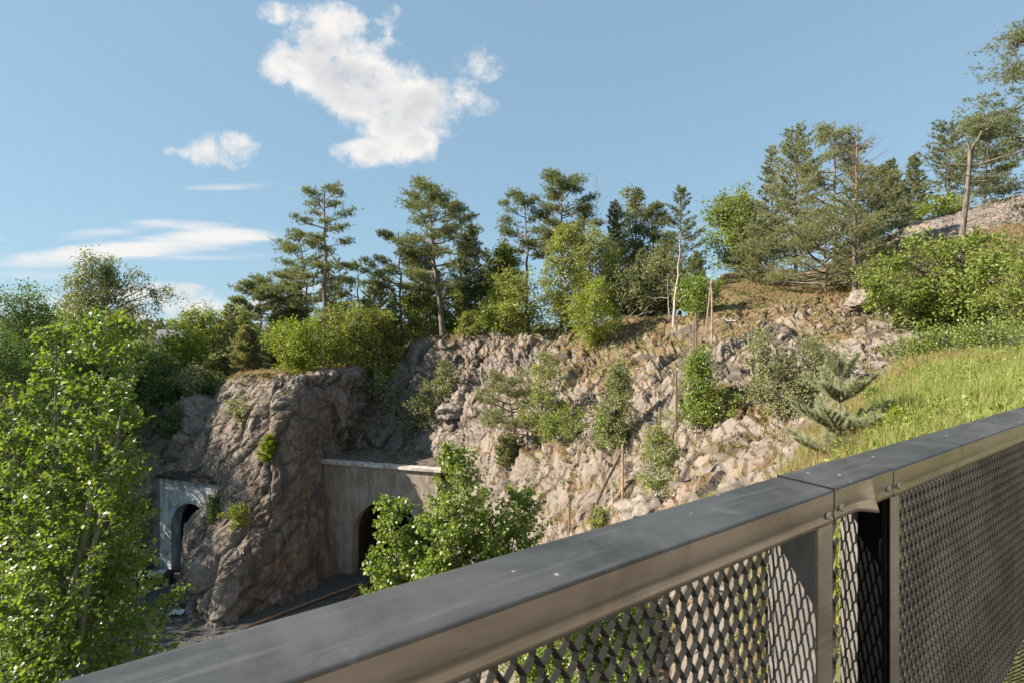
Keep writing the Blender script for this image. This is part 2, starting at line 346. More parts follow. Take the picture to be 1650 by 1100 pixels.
# ------------------------------------------------------------------ terrain
def Y(y, D): return (D, CZ - (y - HY) * D / F)
LEFT0 = [(5, 8.0), (13, .4)]
COLS = {
 -900: LEFT0 + [(16,.3),(18,3),(20,5),(22,6.5),(25,8),(30,9),(40,10),(60,11),(110,11),(200,11)],
 -100: LEFT0 + [(23,.3),(25,4),(27,6),(30,7.5),(33,9),(37,10),(45,11.5),(60,13),(110,14),(200,14.5)],
 120: LEFT0 + [(30,.3),(31,3),(32,5),(33.5,7),(36,8.8),(40,10.3),(48,12.3),(62,14),(110,14.5),(200,15)],
 225: LEFT0 + [(31,.3),(32.9,1.5),(33.6,4),(34,7.2),(35,9.3),(38,11),(45,12.5),(60,14),(110,14.5),(200,15)],
 252: LEFT0 + [(32,.3),(33.7,2),(34.2,4),(34.3,7.4),(35.2,9.8),(37,11.5),(44,13),(60,14),(110,14.5),(200,15)],
 289: LEFT0 + [(30,.3),(33.4,1.6),(34.1,4),(34.2,7.4),(34.8,9.8),(36.6,11.6),(44,13.2),(60,14),(110,14.5),(200,15)],
 297: LEFT0 + [(27.6,.3),Y(955,28.6),(30.5,2.6),(33.9,7.4),(34.6,9.9),(36.3,11.7),(43.5,13.3),(60,14),(110,14.5),(200,15)],
 322: LEFT0 + [(26.9,.3),Y(930,28.2),Y(880,29.6),(33.2,7.2),(34.2,10.0),(36,11.9),(43,13.4),(60,14),(110,14.5),(200,15)],
 341: LEFT0 + [(26.4,.3),Y(905,28.4),Y(830,31.0),Y(765,32.9),Y(695,34.2),Y(652,36.4),Y(618,43),(60,14.2),(110,14.5),(200,15)],
 362: LEFT0 + [(26.7,.3),Y(895,28.0),Y(800,30.2),Y(720,32.0),Y(665,33.2),Y(638,35.4),Y(608,42.5),(60,14.3),(110,14.5),(200,15)],
 400: LEFT0 + [(27.6,.3),Y(880,28.5),Y(800,29.6),Y(720,30.9),Y(655,31.9),Y(624,34),Y(598,42),(60,14.5),(110,14.5),(200,14.5)],
 440: LEFT0 + [(28.6,.3),Y(860,29.0),Y(780,29.4),Y(700,30.0),Y(645,30.8),Y(617,33),Y(594,42),(60,14.5),(110,14.4),(200,14)],
 472: LEFT0 + [(29.4,.3),Y(855,29.7),Y(768,29.9),Y(700,30.3),Y(640,31.0),Y(613,33.2),Y(592,42.3),(60,14.5),(110,14.4),(200,13.8)],
 500: LEFT0 + [(30.6,.3),Y(850,31.2),Y(760,31.6),Y(690,32.8),Y(632,33.6),Y(609,34.9),Y(588,43),(60,14.5),(110,14.3),(200,13.5)],
 530: LEFT0 + [(32,.3),Y(850,32.9),Y(750,33.8),Y(690,35.0),Y(630,35.0),Y(604,35.7),Y(584,44),(60,14.6),(110,14.2),(200,13)],
 556: LEFT0 + [(32.6,.3),Y(850,33.6),Y(750,34),Y(733,36.3),Y(690,36.0),Y(603,36.6),Y(582,44.5),(60,14.7),(110,14.2),(200,13)],
 580: LEFT0 + [(32.6,.3),Y(850,33.6),Y(752,34),Y(736,37),Y(690,38.6),Y(604,38.2),Y(578,45),(60,14.8),(110,14.2),(200,13)],
 596: LEFT0 + [(32.6,.3),Y(850,33.6),Y(753,34),Y(737,37.2),Y(695,39.3),Y(615,41),Y(575,45.5),(60,14.9),(110,14.2),(200,13)],
 640: LEFT0 + [(32.2,.3),Y(850,32.8),Y(758,33.2),Y(740,36.6),Y(695,38.3),Y(630,41),Y(568,44.5),(60,15.2),(110,14.2),(200,13)],
 690: LEFT0 + [(31.4,.3),Y(850,32),Y(765,32.2),Y(742,34.5),Y(690,37),Y(620,39.8),Y(545,43.5),(60,15.8),(110,14.2),(200,13)],
 750: LEFT0 + [(24,.3),Y(930,26),Y(850,28.5),Y(765,31),Y(690,34.3),Y(618,38.4),Y(536,42.5),(60,16.5),(110,14.2),(200,13)],
 820: [(5,9),(12,6.2),Y(1050,17.5),Y(930,21.5),Y(850,24.5),Y(760,28),Y(690,31.5),Y(618,36),Y(534,41.5),(60,17),(110,15),(200,13)],
 900: [(5,10),(9,8.2),Y(1060,14),Y(930,17.3),Y(850,19.8),Y(770,22.6),Y(690,26.6),Y(615,32),Y(532,39.5),(60,17.2),(110,15),(200,13)],
 1000: [(4,12),(6.5,11.2),Y(1000,10.6),Y(900,13.5),Y(830,15.8),Y(770,18),Y(690,21.8),Y(600,28),Y(518,37),(60,17.5),(110,15),(200,13)],
 1100: [(3.5,13.2),(5,12.9),Y(980,8),Y(860,11),Y(790,13.3),Y(720,16.6),Y(640,21),Y(570,26.5),Y(510,34),(60,18.2),(110,16),(200,13)],
 1170: [(3,13.9),(4,13.8),Y(930,6.6),Y(820,9.9),Y(760,12.2),Y(690,15.7),Y(620,20),Y(550,26),Y(500,31.5),Y(440,45),(90,20),(200,14)],
 1300: [(2.6,14.6),(3.2,14.6),Y(890,5),Y(770,8.3),Y(712,10.5),Y(655,14.7),Y(597,20),Y(538,25.5),Y(488,31),Y(436,43),(75,23),(200,16)],
 1400: [(2.3,15),(2.8,15),Y(860,4.4),Y(740,7),Y(685,9.3),Y(622,14),Y(580,20),Y(535,24.5),Y(482,30.5),Y(398,43),(75,25),(200,18)],
 1500: [(2.2,15.2),(2.7,15.2),Y(820,4),Y(710,6.3),Y(655,8.5),Y(594,12.8),Y(565,18.5),Y(525,23.5),Y(465,30),Y(352,45),(75,27),(200,20)],
 1650: [(2,15.3),(2.5,15.3),Y(790,3.7),Y(690,5.7),Y(630,8),Y(580,12),Y(555,17),Y(515,22.5),Y(445,29),Y(312,45),(75,29),(200,22)],
 2050: [(2,15.3),(2.5,15.3),Y(790,3.7),Y(690,5.7),Y(625,8),Y(570,12),Y(540,17),Y(495,22.5),Y(420,29),Y(290,45),(75,31),(200,24)],
 2900: [(2,15.3),(2.5,15.3),Y(790,3.7),Y(690,5.7),Y(625,8),Y(570,12),Y(540,17),Y(495,22.5),Y(420,29),Y(290,45),(75,31),(200,24)],
}
kx = np.array(sorted(COLS)); KR = 12
for k in kx: assert len(COLS[int(k)]) == KR, (k, len(COLS[int(k)]))
kD = np.array([[p[0] for p in COLS[int(k)]] for k in kx], float); kZ = np.array([[p[1] for p in COLS[int(k)]] for k in kx], float)
gx = np.unique(np.concatenate([np.arange(-900, -20, 14), np.arange(-20, 1670, 1.65), np.arange(1670, 2900, 16)]))
def pchip(x, xs, ys):
    h = np.diff(xs); dl = np.diff(ys) / h; m = np.zeros_like(ys)
    w = dl[1:] * dl[:-1] > 0
    m[1:-1][w] = 2 * dl[1:][w] * dl[:-1][w] / (dl[1:] + dl[:-1])[w]
    m[0], m[-1] = dl[0], dl[-1]
    i = np.clip(np.searchsorted(xs, x) - 1, 0, len(xs) - 2); t = (x - xs[i]) / h[i]
    return ((2*t**3-3*t**2+1)*ys[i] + (t**3-2*t**2+t)*h[i]*m[i] + (-2*t**3+3*t**2)*ys[i+1] + (t**3-t**2)*h[i]*m[i+1])
cD = np.stack([np.exp(pchip(gx, kx, np.log(kD[:, j]))) for j in range(KR)], 1)
cZ = np.stack([pchip(gx, kx, kZ[:, j]) for j in range(KR)], 1)
seg = [10, 16, 60, 80, 84, 84, 96, 104, 84, 50, 24]       # rows of the sheet per profile segment
tt = np.concatenate([j + np.arange(n) / n for j, n in enumerate(seg)] + [[KR - 1.0]])
ji = np.minimum(tt.astype(int), KR - 2); jf = tt - ji
def rows(A):
    return A[:, ji] * (1 - jf) + A[:, ji + 1] * jf
tD, tZ = rows(cD), rows(cZ)
for it in range(3):                                       # soften the profile corners a little
    tD[:, 1:-1] = .25 * tD[:, :-2] + .5 * tD[:, 1:-1] + .25 * tD[:, 2:]; tZ[:, 1:-1] = .25 * tZ[:, :-2] + .5 * tZ[:, 1:-1] + .25 * tZ[:, 2:]
nc, nr_ = tD.shape
TP = np.stack([(gx[:, None] - CX) / F * tD, tD, tZ], -1)
gn = nrm(np.cross(np.gradient(TP, axis=0), np.gradient(TP, axis=1)))
px0 = np.broadcast_to(gx[:, None], tD.shape); py0 = HY - (tZ - CZ) * F / tD
def sst(v, a, b):
    t = np.clip((v - a) / (b - a), 0, 1); return t * t * (3 - 2 * t)
mline = np.interp(px0, [1150, 1230, 1270, 1340, 1420, 1500, 1650, 2900], [1500, 840, 745, 662, 612, 584, 564, 542])
mline = mline + 44 * (vnoise(np.stack([px0.ravel() / 46, py0.ravel() / 30, px0.ravel() * 0], -1), 66).reshape(px0.shape) - .45) * (px0 < 1440)
mead = sst(py0, mline - 6, mline + 16) * (tD < 18)
back = np.clip(sst(tt[None, :], 7.6, 8.3) * (px0 > 640) + sst(tt[None, :], 7.0, 7.9) * (px0 <= 640), 0, 1) * np.ones_like(tD)
leftveg = sst(px0, 250, 200) * sst(tD, 22, 30)
dome = .75 * sst(px0, 1400, 1440) * sst(tD, 36, 40) * sst(tD, 52, 46)
veg = np.clip(np.maximum(back, leftveg) - dome, 0, 1)
shoul = np.exp(-((px0 - 1080) / 150) ** 2 - ((py0 - 525) / 30) ** 2) + np.exp(-((px0 - 1290) / 130) ** 2 - ((py0 - 500) / 30) ** 2) + .6 * np.exp(-((px0 - 960) / 70) ** 2 - ((py0 - 600) / 45) ** 2)
veg = np.clip(veg + .55 * shoul, 0, 1)
for (vx, vy, ax_, ay_, wv_) in [(1010,592,90,26,.6),(930,560,60,18,.5),(1090,560,60,20,.55),(880,728,90,14,.6),(985,775,70,15,.5),(955,835,60,14,.5),(1130,642,70,16,.55),(1180,800,60,12,.5),
                              (1290,622,60,22,.5),(1330,540,60,16,.5),(700,645,30,26,.4),(1200,655,50,14,.6),(840,640,50,12,.4),(760,575,60,10,.4)]:
    veg = veg + wv_ * np.exp(-((px0 - vx) / ax_) ** 2 - ((py0 - vy) / ay_) ** 2)
veg = np.clip(veg, 0, 1) - 1.0 * np.clip(dome / .75, 0, 1) * sst(py0, 410, 385)
slab = np.zeros_like(tD)
for (vx, vy, ax_, ay_) in [(900,795,170,62),(1200,735,80,42),(760,720,80,40),(1330,570,60,26),(1010,545,80,18),(1560,340,200,40),(1180,545,50,16)]:
    slab = np.maximum(slab, np.exp(-((px0 - vx) / ax_) ** 2 - ((py0 - vy) / ay_) ** 2))
stain_shade = sst(px0, 340, 420) * sst(px0, 720, 640) * sst(py0, 600, 700) * (tD < 35.5)  # streaked spur face, where shade is also painted into the tone
smooth_ = np.clip(stain_shade * .45 + .85 * slab + .5 * np.exp(-((px0 - 1200) / 70) ** 2 - ((py0 - 735) / 40) ** 2), 0, 1)
wallz = sst(px0, 508, 530) * sst(px0, 735, 700) * sst(py0, 725, 745)
pz = sst(px0, 244, 254) * sst(px0, 350, 330) * sst(py0, 755, 772) * (tD > 31)
amp = (1 - .86 * mead) * (1 - .7 * back * (1 - dome)) * (1 - .7 * leftveg) * (1 - .92 * np.clip(wallz + pz, 0, 1)) * sst(tt[None, :], .6, 2.0)
P = TP.reshape(-1, 3); wv = np.stack([fbm(P * .5 + 7 * k, 11 + k, 3) for k in range(3)], -1) - .5
Pw = P + wv * 1.1
rot = np.array([[.80, .36, -.48], [-.42, .90, -.02], [.43, .22, .88]])
b1, c1, h1 = facets((Pw @ rot.T) * np.array([.36, .36, .26]), 3)
b2, c2, h2 = facets((Pw @ rot.T) * np.array([.85, .95, .62]) + 17, 5)
b3, c3, h3 = facets((P + wv * .4) @ rot.T * np.array([2.3, 2.6, 1.8]) + 31, 8)
fb = fbm(P * .25, 21, 5) - .5; fs = fbm(P * 1.9, 40, 4) - .5
sm = smooth_.ravel(); rough_var = .20 + 1.15 * sst(fbm(P * .16, 77, 3), .34, .62)
rv = rough_var * (1 - .72 * sm)
f1 = np.maximum(b1, .16 + .26 * h1); f2 = np.maximum(b2, .14 + .26 * h2); f3 = np.maximum(b3, .14 + .26 * h3)
def ledge(b, per, ph, fall=.16):
    q = ((P + wv * 1.6) @ np.array(b)) / per + ph; q = q - np.floor(q)
    return np.where(q < 1 - fall, q / (1 - fall), (1 - q) / fall) - .5
lm_ = sst(fbm(P * .33 + 40, 55, 3), .40, .60)
led = (.50 * ledge((.30, -.35, .88), 1.9, 3 * h1) * lm_ + .55 * ledge((.83, .35, -.42), 2.4, 5 * h1) * (1 - .6 * lm_)
       + .20 * ledge((-.45, .2, .85), .62, 4 * h2, .2) + .15 * ledge((.75, -.3, .55), .5, 7 * h2, .22))
# the blasted spur: tall plane-sided blocks with thin joints
cut = np.clip(sst(px0, 300, 345) * sst(px0, 735, 690) * sst(py0, 605, 640) * (tD < 37), 0, 1).ravel()
b4, c4, h4 = facets((P + wv * .5) @ np.array([[.86, .30, .10], [-.35, .90, .05], [-.08, .12, .97]]).T * np.array([.40, .40, .17]) + 5, 14)
b5, c5, h5 = facets((P + wv * .3) @ rot.T * np.array([.95, .95, .45]) + 9, 15)
f4 = np.maximum(b4, .26 + .16 * h4); f5 = np.maximum(b5, .22 + .2 * h5)
disp_cut = 1.5 * (.45 - f4) + .42 * (.45 - f5) + .14 * (.45 - f3) + .22 * led - .06 * np.exp(-(c5 / .035) ** 2) - .10 * np.exp(-(c4 / .03) ** 2) + .9 * fb + .07 * fs
disp = (1.5 * fb + (1.1 - .35 * sm) * (.45 - f1) + (.85 - .4 * sm) * led + rv * (.30 * (.45 - f2) + .22 * (.45 - f3)) - rv * .08 * np.exp(-(c2 / .05) ** 2) + .14 * (1 - .6 * sm) * fs)
disp = disp * (1 - cut) + disp_cut * cut
near = np.clip(P[:, 1] / 18., .35, 1.0)
disp = disp * amp.ravel() * near
TQ = (P + gn.reshape(-1, 3) * disp[:, None]).reshape(nc, nr_, 3)
crack = np.clip(np.maximum(np.exp(-(c1 / .08) ** 2), rough_var * .8 * np.exp(-(c2 / .07) ** 2)), 0, 1)
block = np.clip(.55 * h1 + .3 * h2 + .15 * h3, 0, 1)
GN = nrm(np.cross(np.gradient(TQ, axis=0), np.gradient(TQ, axis=1)))
qx = CX + TQ[..., 0] / TQ[..., 1] * F; qy = HY - (TQ[..., 2] - CZ) / TQ[..., 1] * F
def hit(x, y):
    """first point of the ground that the line of sight through photo point (x, y) meets"""
    i = int(np.argmin(np.abs(gx - x))); c = qy[i]; j = np.nonzero((c[20:-1] > y) & (c[21:] <= y))[0]
    j = (j[0] + 20) if len(j) else int(np.argmin(np.abs(c - y)))
    return TQ[i, j].copy()
def ground(x, D):
    """ground point at depth D along the direction of photo column x"""
    i = int(np.argmin(np.abs(gx - x))); j = int(np.nonzero(TQ[i, :, 1] >= D)[0][0])
    return np.array([(x - CX) / F * D, D, TQ[i, j, 2]])
# two tunnel portals: local frame x along the wall, y into the hill
PORT = [dict(o=(-23.15, 33.05, 1.3), top=7.72, L=5.2, c=2.75, r=1.75, sp=4.5, a=math.atan2(-.31, .95)),
        dict(o=(-12.9, 33.3, 1.3), top=8.62, L=8.6, c=5.15, r=2.5, sp=3.95, a=math.atan2(-.265, .964))]
qc = .25 * (TQ[:-1, :-1] + TQ[1:, :-1] + TQ[:-1, 1:] + TQ[1:, 1:]).reshape(-1, 3); keep = np.ones(len(qc), bool)
for p in PORT:
    ca_, sa_ = math.cos(p['a']), math.sin(p['a']); dx, dy = qc[:, 0] - p['o'][0], qc[:, 1] - p['o'][1]
    lx = dx * ca_ + dy * sa_; ly = -dx * sa_ + dy * ca_
    ins = (np.abs(lx - p['c']) < p['r'] + .3) & (ly > -.2) & (ly < 16) & (qc[:, 2] < p['sp'] + np.sqrt(np.maximum((p['r'] + .3) ** 2 - (lx - p['c']) ** 2, 0)))
    keep &= ~ins
ii = np.arange(nc - 1)[:, None] * nr_ + np.arange(nr_ - 1)[None]
TF = np.stack([ii, ii + nr_, ii + nr_ + 1, ii + 1], -1).reshape(-1, 4)[keep]
terr = mk('hillside', TQ.reshape(-1, 3), TF, None, M['rock'], None, False,
          dict(veg=veg.ravel(), stain_shade=stain_shade.ravel(), block=block, mead=np.clip(mead, 0, 1).ravel(), crack=crack * amp.ravel()))
tag(terr, kind='structure')
# ground to the horizon
rr = np.array([0, 30, 150, 600, 5000.]); th = np.linspace(0, 2 * math.pi, 65)[:-1]
gv = np.stack([np.stack([r_ * np.cos(th), r_ * np.sin(th), np.full(64, -.6 if r_ < 140 else (2. if r_ < 500 else 15))], -1) for r_ in rr[1:]])
mbg = MB()
for k in range(3): mbg.grid(np.stack([np.concatenate([gv[k], gv[k][:1]]), np.concatenate([gv[k + 1], gv[k + 1][:1]])]))
tag(mbg.build('ground', M['far']), kind='structure')
# ballast bed of the cutting, gently uneven
bx, by = np.meshgrid(np.arange(-34, 0, .22), np.arange(9, 36, .22), indexing='ij')
bz = 1.5 + .10 * (fbm(np.stack([bx.ravel(), by.ravel(), bx.ravel() * 0], -1) * .7, 5, 4) - .5).reshape(bx.shape) + .05 * vnoise(np.stack([bx.ravel() * 5, by.ravel() * 5, bx.ravel() * 0], -1), 9).reshape(bx.shape)
mbb = MB(); mbb.grid(np.stack([bx, by, bz], -1), True)
tag(mbb.build('track_bed', M['gravel'], None, True), kind='structure')

# ------------------------------------------------------------------ tunnel portals
def portal(p, label, wm, rim):
    root = empty('tunnel_portal', p['o'], p['a']); tag(root, label, 'tunnel')
    z0 = p['o'][2]; top = p['top'] - z0; sp = p['sp'] - z0; c, r, L = p['c'], p['r'], p['L']; th_ = .55
    w = MB()
    xs = np.concatenate([np.linspace(0, c - r, 5), c - r * np.cos(np.linspace(0, math.pi, 33)), np.linspace(c + r, L, 4)[1:]])
    xs = np.unique(np.round(xs, 5))
    for a, b in zip(xs[:-1], xs[1:]):
        m_ = (a + b) / 2; inside = abs(m_ - c) < r
        lo = [sp + math.sqrt(max(r * r - (v - c) ** 2, 0)) if inside else -.8 for v in (a, b)]
        w.add([(a, 0, lo[0]), (b, 0, lo[1]), (b, 0, top), (a, 0, top)], [[0, 1, 2, 3]])
        w.add([(a, th_, lo[0]), (b, th_, lo[1]), (b, th_, top), (a, th_, top)], [[3, 2, 1, 0]])
        w.add([(a, 0, top), (b, 0, top), (b, th_, top), (a, th_, top)], [[0, 1, 2, 3]])
    for x in (0, L): w.add([(x, 0, -.8), (x, th_, -.8), (x, th_, top), (x, 0, top)], [[0, 1, 2, 3]])
    w.build('headwall', wm, root)
    # vault lining
    an = np.linspace(0, math.pi, 33); prof = np.concatenate([[(c - r, -.8)], np.stack([c - r * np.cos(an), sp + r * np.sin(an)], -1), [(c + r, -.8)]])
    b = MB(); ys = [.002, .35, .7]
    b.grid(np.stack([np.stack([prof[:, 0], np.full(len(prof), y), prof[:, 1]], -1) for y in ys])); b.build('vault_edge', wm, root, True)
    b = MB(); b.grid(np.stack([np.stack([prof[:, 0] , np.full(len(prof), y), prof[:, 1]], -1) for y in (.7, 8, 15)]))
    b.add([(c - r, 15, -.8), (c + r, 15, -.8), (c + r, 15, sp + r), (c - r, 15, sp + r)], [[0, 1, 2, 3]]); b.build('vault', M['near_black'], root, True)
    if rim:
        b = MB()
        for k in range(32):
            a0, a1 = an[k] + .012, an[k + 1] - .012
            q = [(c - rr_ * math.cos(a_), y, sp + rr_ * math.sin(a_)) for rr_ in (r + .003, r + .28) for y in (-.05, .0) for a_ in (a0, a1)]
            b.add(q, [[0, 1, 5, 4], [4, 5, 7, 6], [0, 4, 6, 2], [1, 3, 7, 5], [0, 2, 3, 1]])
        b.build('arch_stones', M['concrete_grey'], root)
    return root, top, L
r1_, t1_, L1_ = portal(PORT[0], 'small grey concrete tunnel mouth beside the shaded left flank of the rock spur', M['concrete_grey'], True)
b = MB(); b.box((L1_ / 2, .5, t1_ + .10), (L1_ / 2 + .12, .75, .095)); b.build('coping', M['near_black'], r1_)
r2_, t2_, L2_ = portal(PORT[1], 'wide brown concrete tunnel mouth with flat pale coping, right of the rock spur', M['concrete'], False)
b = MB(); b.box((L2_ / 2 + .1, .10, t2_ + .08), (L2_ / 2 + .2, .30, .08)); b.build('coping', M['coping'], r2_)
b = MB(); b.box((L2_ / 2 + .1, 2.3, t2_ + .06), (L2_ / 2 + .2, 1.88, .06)); b.build('roof_slab', M['roofsoil'], r2_)
b = MB(); p_ = PORT[1]
for k in range(13): zl = max(0, (p_['sp'] - 1.3 + math.sqrt(max(p_['r'] ** 2 - (.15 + .66 * k - p_['c']) ** 2, 0)) + .1) if abs(.15 + .66 * k - p_['c']) < p_['r'] + .05 else 0); b.box((.15 + .66 * k, -.004, (t2_ + zl) / 2), (.010, .004, (t2_ - zl) / 2 - .02))
b.build('form_board_seams', M['concrete'], r2_)
# railway track leaving the wide portal
p = PORT[1]; ax = np.array([math.cos(p['a']), math.sin(p['a'])]); ay = np.array([-ax[1], ax[0]])
tr = empty('railway_track', (p['o'][0] + ax[0] * p['c'], p['o'][1] + ax[1] * p['c'], 1.5), p['a'])
tag(tr, 'rusty railway track on dark ballast leading out of the wide brown tunnel', 'railway track')
for s_ in (-.72, .72):
    b = MB(); b.box((s_, -6, .27), (.035, 18, .02)); b.box((s_, -6, .19), (.01, 18, .06)); b.box((s_, -6, .115), (.07, 18, .015)); b.build('rail', M['rust'], tr)
b = MB()
for k in range(58): b.box((0, 11.5 - k * .62, .05), (1.25, .12, .05))
s_ = b.build('sleepers', M['darkpole'], tr)
o = MB(); o.tube([(-14.2, 26.3, 1.62), (-11.4, 29.2, 1.66), (-9.2, 31.2, 1.70)], .07, 6, True)
tag(o.build('rusty_beam', M['rust']), 'long rusty beam lying on the ballast at the foot of the rock face', 'beam')
e = MB(); rr_ = np.random.default_rng(3)
gx_, gy_ = np.meshgrid(np.linspace(0, .8, 9), np.linspace(0, .6, 8), indexing='ij')
e.grid(np.stack([gx_ - 19.0, gy_ + 27.6, 1.58 + .16 * rr_.random(gx_.shape)], -1), True)
tag(e.build('white_sheet', M['white']), 'crumpled white sheet on the ballast left of the rock spur foot', 'litter')
e = empty('cable_cabinet', (-22.6, 31.2, 1.5), .3); tag(e, 'low dark trackside cabinet with pale lid below the small tunnel mouth', 'cabinet')
b = MB(); b.box((0, 0, .35), (1.3, .35, .35)); b.build('body', M['near_black'], e)
b = MB(); b.box((.5, 0, .73), (.45, .3, .025)); b.build('lid', M['concrete_grey'], e)

# ------------------------------------------------------------------ plants
class Tree:
    def __init__(s, seed): s.r = np.random.default_rng(seed); s.w = MB(); s.f = MB()
    def leaves(s, C, A, Nn, L, Wd, fold=.12):
        m = len(C); A = nrm(A); S = nrm(np.cross(A, Nn)); Nn = np.cross(S, A)
        L = np.broadcast_to(np.asarray(L, float), (m,))[:, None]; Wd = np.broadcast_to(np.asarray(Wd, float), (m,))[:, None]
        V = np.stack([C, C + A * L * .5 + S * Wd * .5 + Nn * L * fold, C + A * L, C + A * L * .5 - S * Wd * .5 + Nn * L * fold], 1)
        s.f.add(V.reshape(-1, 3), np.arange(m * 4).reshape(-1, 4))
    def bigleaves(s, C, A, Nn, L, Wd):
        """broad leaves with two blades folded along the midrib"""
        m = len(C); A = nrm(A); S = nrm(np.cross(A, Nn)); Nn = np.cross(S, A)
        L = np.broadcast_to(np.asarray(L, float), (m,))[:, None]; Wd = np.broadcast_to(np.asarray(Wd, float), (m,))[:, None]
        up = Nn * Wd * .16; dn = -Nn * L * .10
        V = np.stack([C, C + A * L * .28 + S * Wd * .5 + up, C + A * L * .68 + S * Wd * .40 + up + dn * .4, C + A * L + dn,
                      C + A * L * .68 - S * Wd * .40 + up + dn * .4, C + A * L * .28 - S * Wd * .5 + up], 1)
        i = np.arange(m)[:, None] * 6
        s.f.add(V.reshape(-1, 3), np.concatenate([i + np.array([0, 1, 2, 3]), i + np.array([0, 3, 4, 5])]))
    def tufts(s, C, A, n, L, w, spread=.8):
        C = np.repeat(C, n, 0); A = np.repeat(nrm(A), n, 0); m = len(C)
        dd = nrm(A + s.r.normal(0, spread, (m, 3))); S = nrm(np.cross(dd, s.r.normal(0, 1, (m, 3)))) * w / 2
        LL = L * s.r.uniform(.65, 1.15, (m, 1)); B = C + dd * LL * .05
        s.f.add(np.stack([B + S, B - S, B + dd * LL + S * .3, ], 1).reshape(-1, 3), None, np.arange(m * 3).reshape(-1, 3))
    def finish(s, name, base, label, cat, wm, fm, group=None, rz=0.0, kinds=('trunk', 'crown')):
        root = empty(name, tuple(base), rz); tag(root, label, cat, group)
        if s.w.n: s.w.build(kinds[0], wm, root, True)
        if s.f.n: s.f.build(kinds[1], fm, root, False)
        return root
def curve(P0, P1, r, n=6, sag=.0, wob=.04):
    t = np.linspace(0, 1, n)[:, None]; P0 = np.asarray(P0, float); P1 = np.asarray(P1, float); L = np.linalg.norm(P1 - P0)
    q = P0 * (1 - t) + P1 * t + r.normal(0, wob * L, (n, 3)) * (t * (1 - t) * 2); q[:, 2] += (sag * L * t * (1 - t) * 4)[:, 0]
    return q
def broadleaf(seed, H, Wd, leaf=.1, nl=6000, cb=.25, ncl=60, prof='round', stems=1, tr=None, droop=0., lean=(0, 0), clr=.125, ybias=1.0):
    t = Tree(seed); r = t.r; tr = tr or (.012 * H + .02)
    tops = []
    for k in range(stems):
        a = r.uniform(0, 6.28); sp_ = 0 if stems == 1 else Wd * .28
        top = np.array([lean[0] * H + math.cos(a) * sp_, lean[1] * H + math.sin(a) * sp_, H * (.93 if k == 0 else r.uniform(.6, .9))])
        P_ = curve((r.normal(0, .02 * H) if stems > 1 else 0, r.normal(0, .02 * H) if stems > 1 else 0, -.25), top, r, 9, 0, .03)
        t.w.tube(P_, np.linspace(1, .16, 9) * tr * (1 if stems == 1 else .6), 6); tops.append(P_)
    n1 = int(ncl * 1.15)
    u = (np.arange(n1) + r.random(n1)) / n1; tt_ = cb + (1 - cb) * u
    if prof == 'round': pr = np.sin(math.pi * np.clip(u * .82 + .14, 0, 1)) ** .6
    elif prof == 'oval': pr = np.sin(math.pi * np.clip(u * .88 + .09, 0, 1)) ** .8
    elif prof == 'cone': pr = (1 - u) ** .75 * .95 + .07
    elif prof == 'flat': pr = .55 + .45 * np.sin(math.pi * u)
    else: pr = .75 + .25 * np.sin(u * 9)
    az = np.arange(n1) * 2.399 + r.normal(0, .5, n1); rad = Wd / 2 * pr * r.random(n1) ** .42 * r.uniform(.72, 1.2, n1)
    rag = vnoise(np.stack([np.cos(az) * 1.6 + seed * 1.37, np.sin(az) * 1.6, u * 3.2], -1), seed % 97); rad = rad * (.50 + .95 * rag); tt_ = np.clip(tt_ + (rag - .5) * .10, .04, 1.02)
    Cc = []
    for k in range(n1):
        P_ = tops[k % stems]; zi = (P_[:, 2] / H)
        tz = max(.06, tt_[k] - (.10 + .45 * rad[k] / H) * r.uniform(.6, 1.2)); st = np.array([np.interp(tz, zi, P_[:, q]) for q in range(3)])
        ax_ = np.array([np.interp(min(tt_[k], .93), zi, P_[:, q]) for q in range(3)])
        c = np.array([ax_[0] * (.8 if stems > 1 else 1) + math.cos(az[k]) * rad[k], ax_[1] + math.sin(az[k]) * rad[k] * ybias, tt_[k] * H]); Cc.append(c)
        L = np.linalg.norm(c - st); t.w.tube(curve(st, c, r, 5, .10 - droop * .05, .06), np.linspace(1, .25, 5) * min(tr * .45, .012 + .016 * L), 4)
    Cc = np.array(Cc); wt = r.uniform(.25, 1.6, n1); cnt = np.maximum(6, (nl * wt / wt.sum())).astype(int)
    idx = np.repeat(np.arange(n1), cnt); m = len(idx); sz = clr * Wd * r.uniform(.6, 1.25, n1)[idx][:, None] + leaf * .6
    # each clump is a set of leafy twigs, not a ball
    ntw = 7; tw = nrm(r.normal(0, 1, (n1, ntw, 3)) + np.array([0, 0, .25 - droop * .6])); k2 = r.integers(0, ntw, m)
    s_ = r.random((m, 1)) ** .7; off = tw[idx, k2] * sz * s_ * 1.35 + r.normal(0, 1, (m, 3)) * sz * np.array([.26, .26, .2])
    off[:, 2] -= droop * (s_[:, 0] ** 2) * sz[:, 0] * 1.6
    C = Cc[idx] + off; ax_ = nrm(off + r.normal(0, .6, (m, 3)) * sz + np.array([0, 0, -.25 * float(np.mean(sz))]))
    nn = nrm(r.normal(0, .75, (m, 3)) + np.array([0, 0, .75]) + .5 * nrm(C - np.array([0, 0, H * .5])))
    Lf = leaf * r.uniform(.65, 1.2, m); t.leaves(C, ax_, nn, Lf, Lf * .78)
    for k in range(n1):
        for q in range(3): t.w.tube(np.stack([Cc[k], Cc[k] + tw[k, q] * clr * Wd * .9]), [.012, .004], 3)
    return t
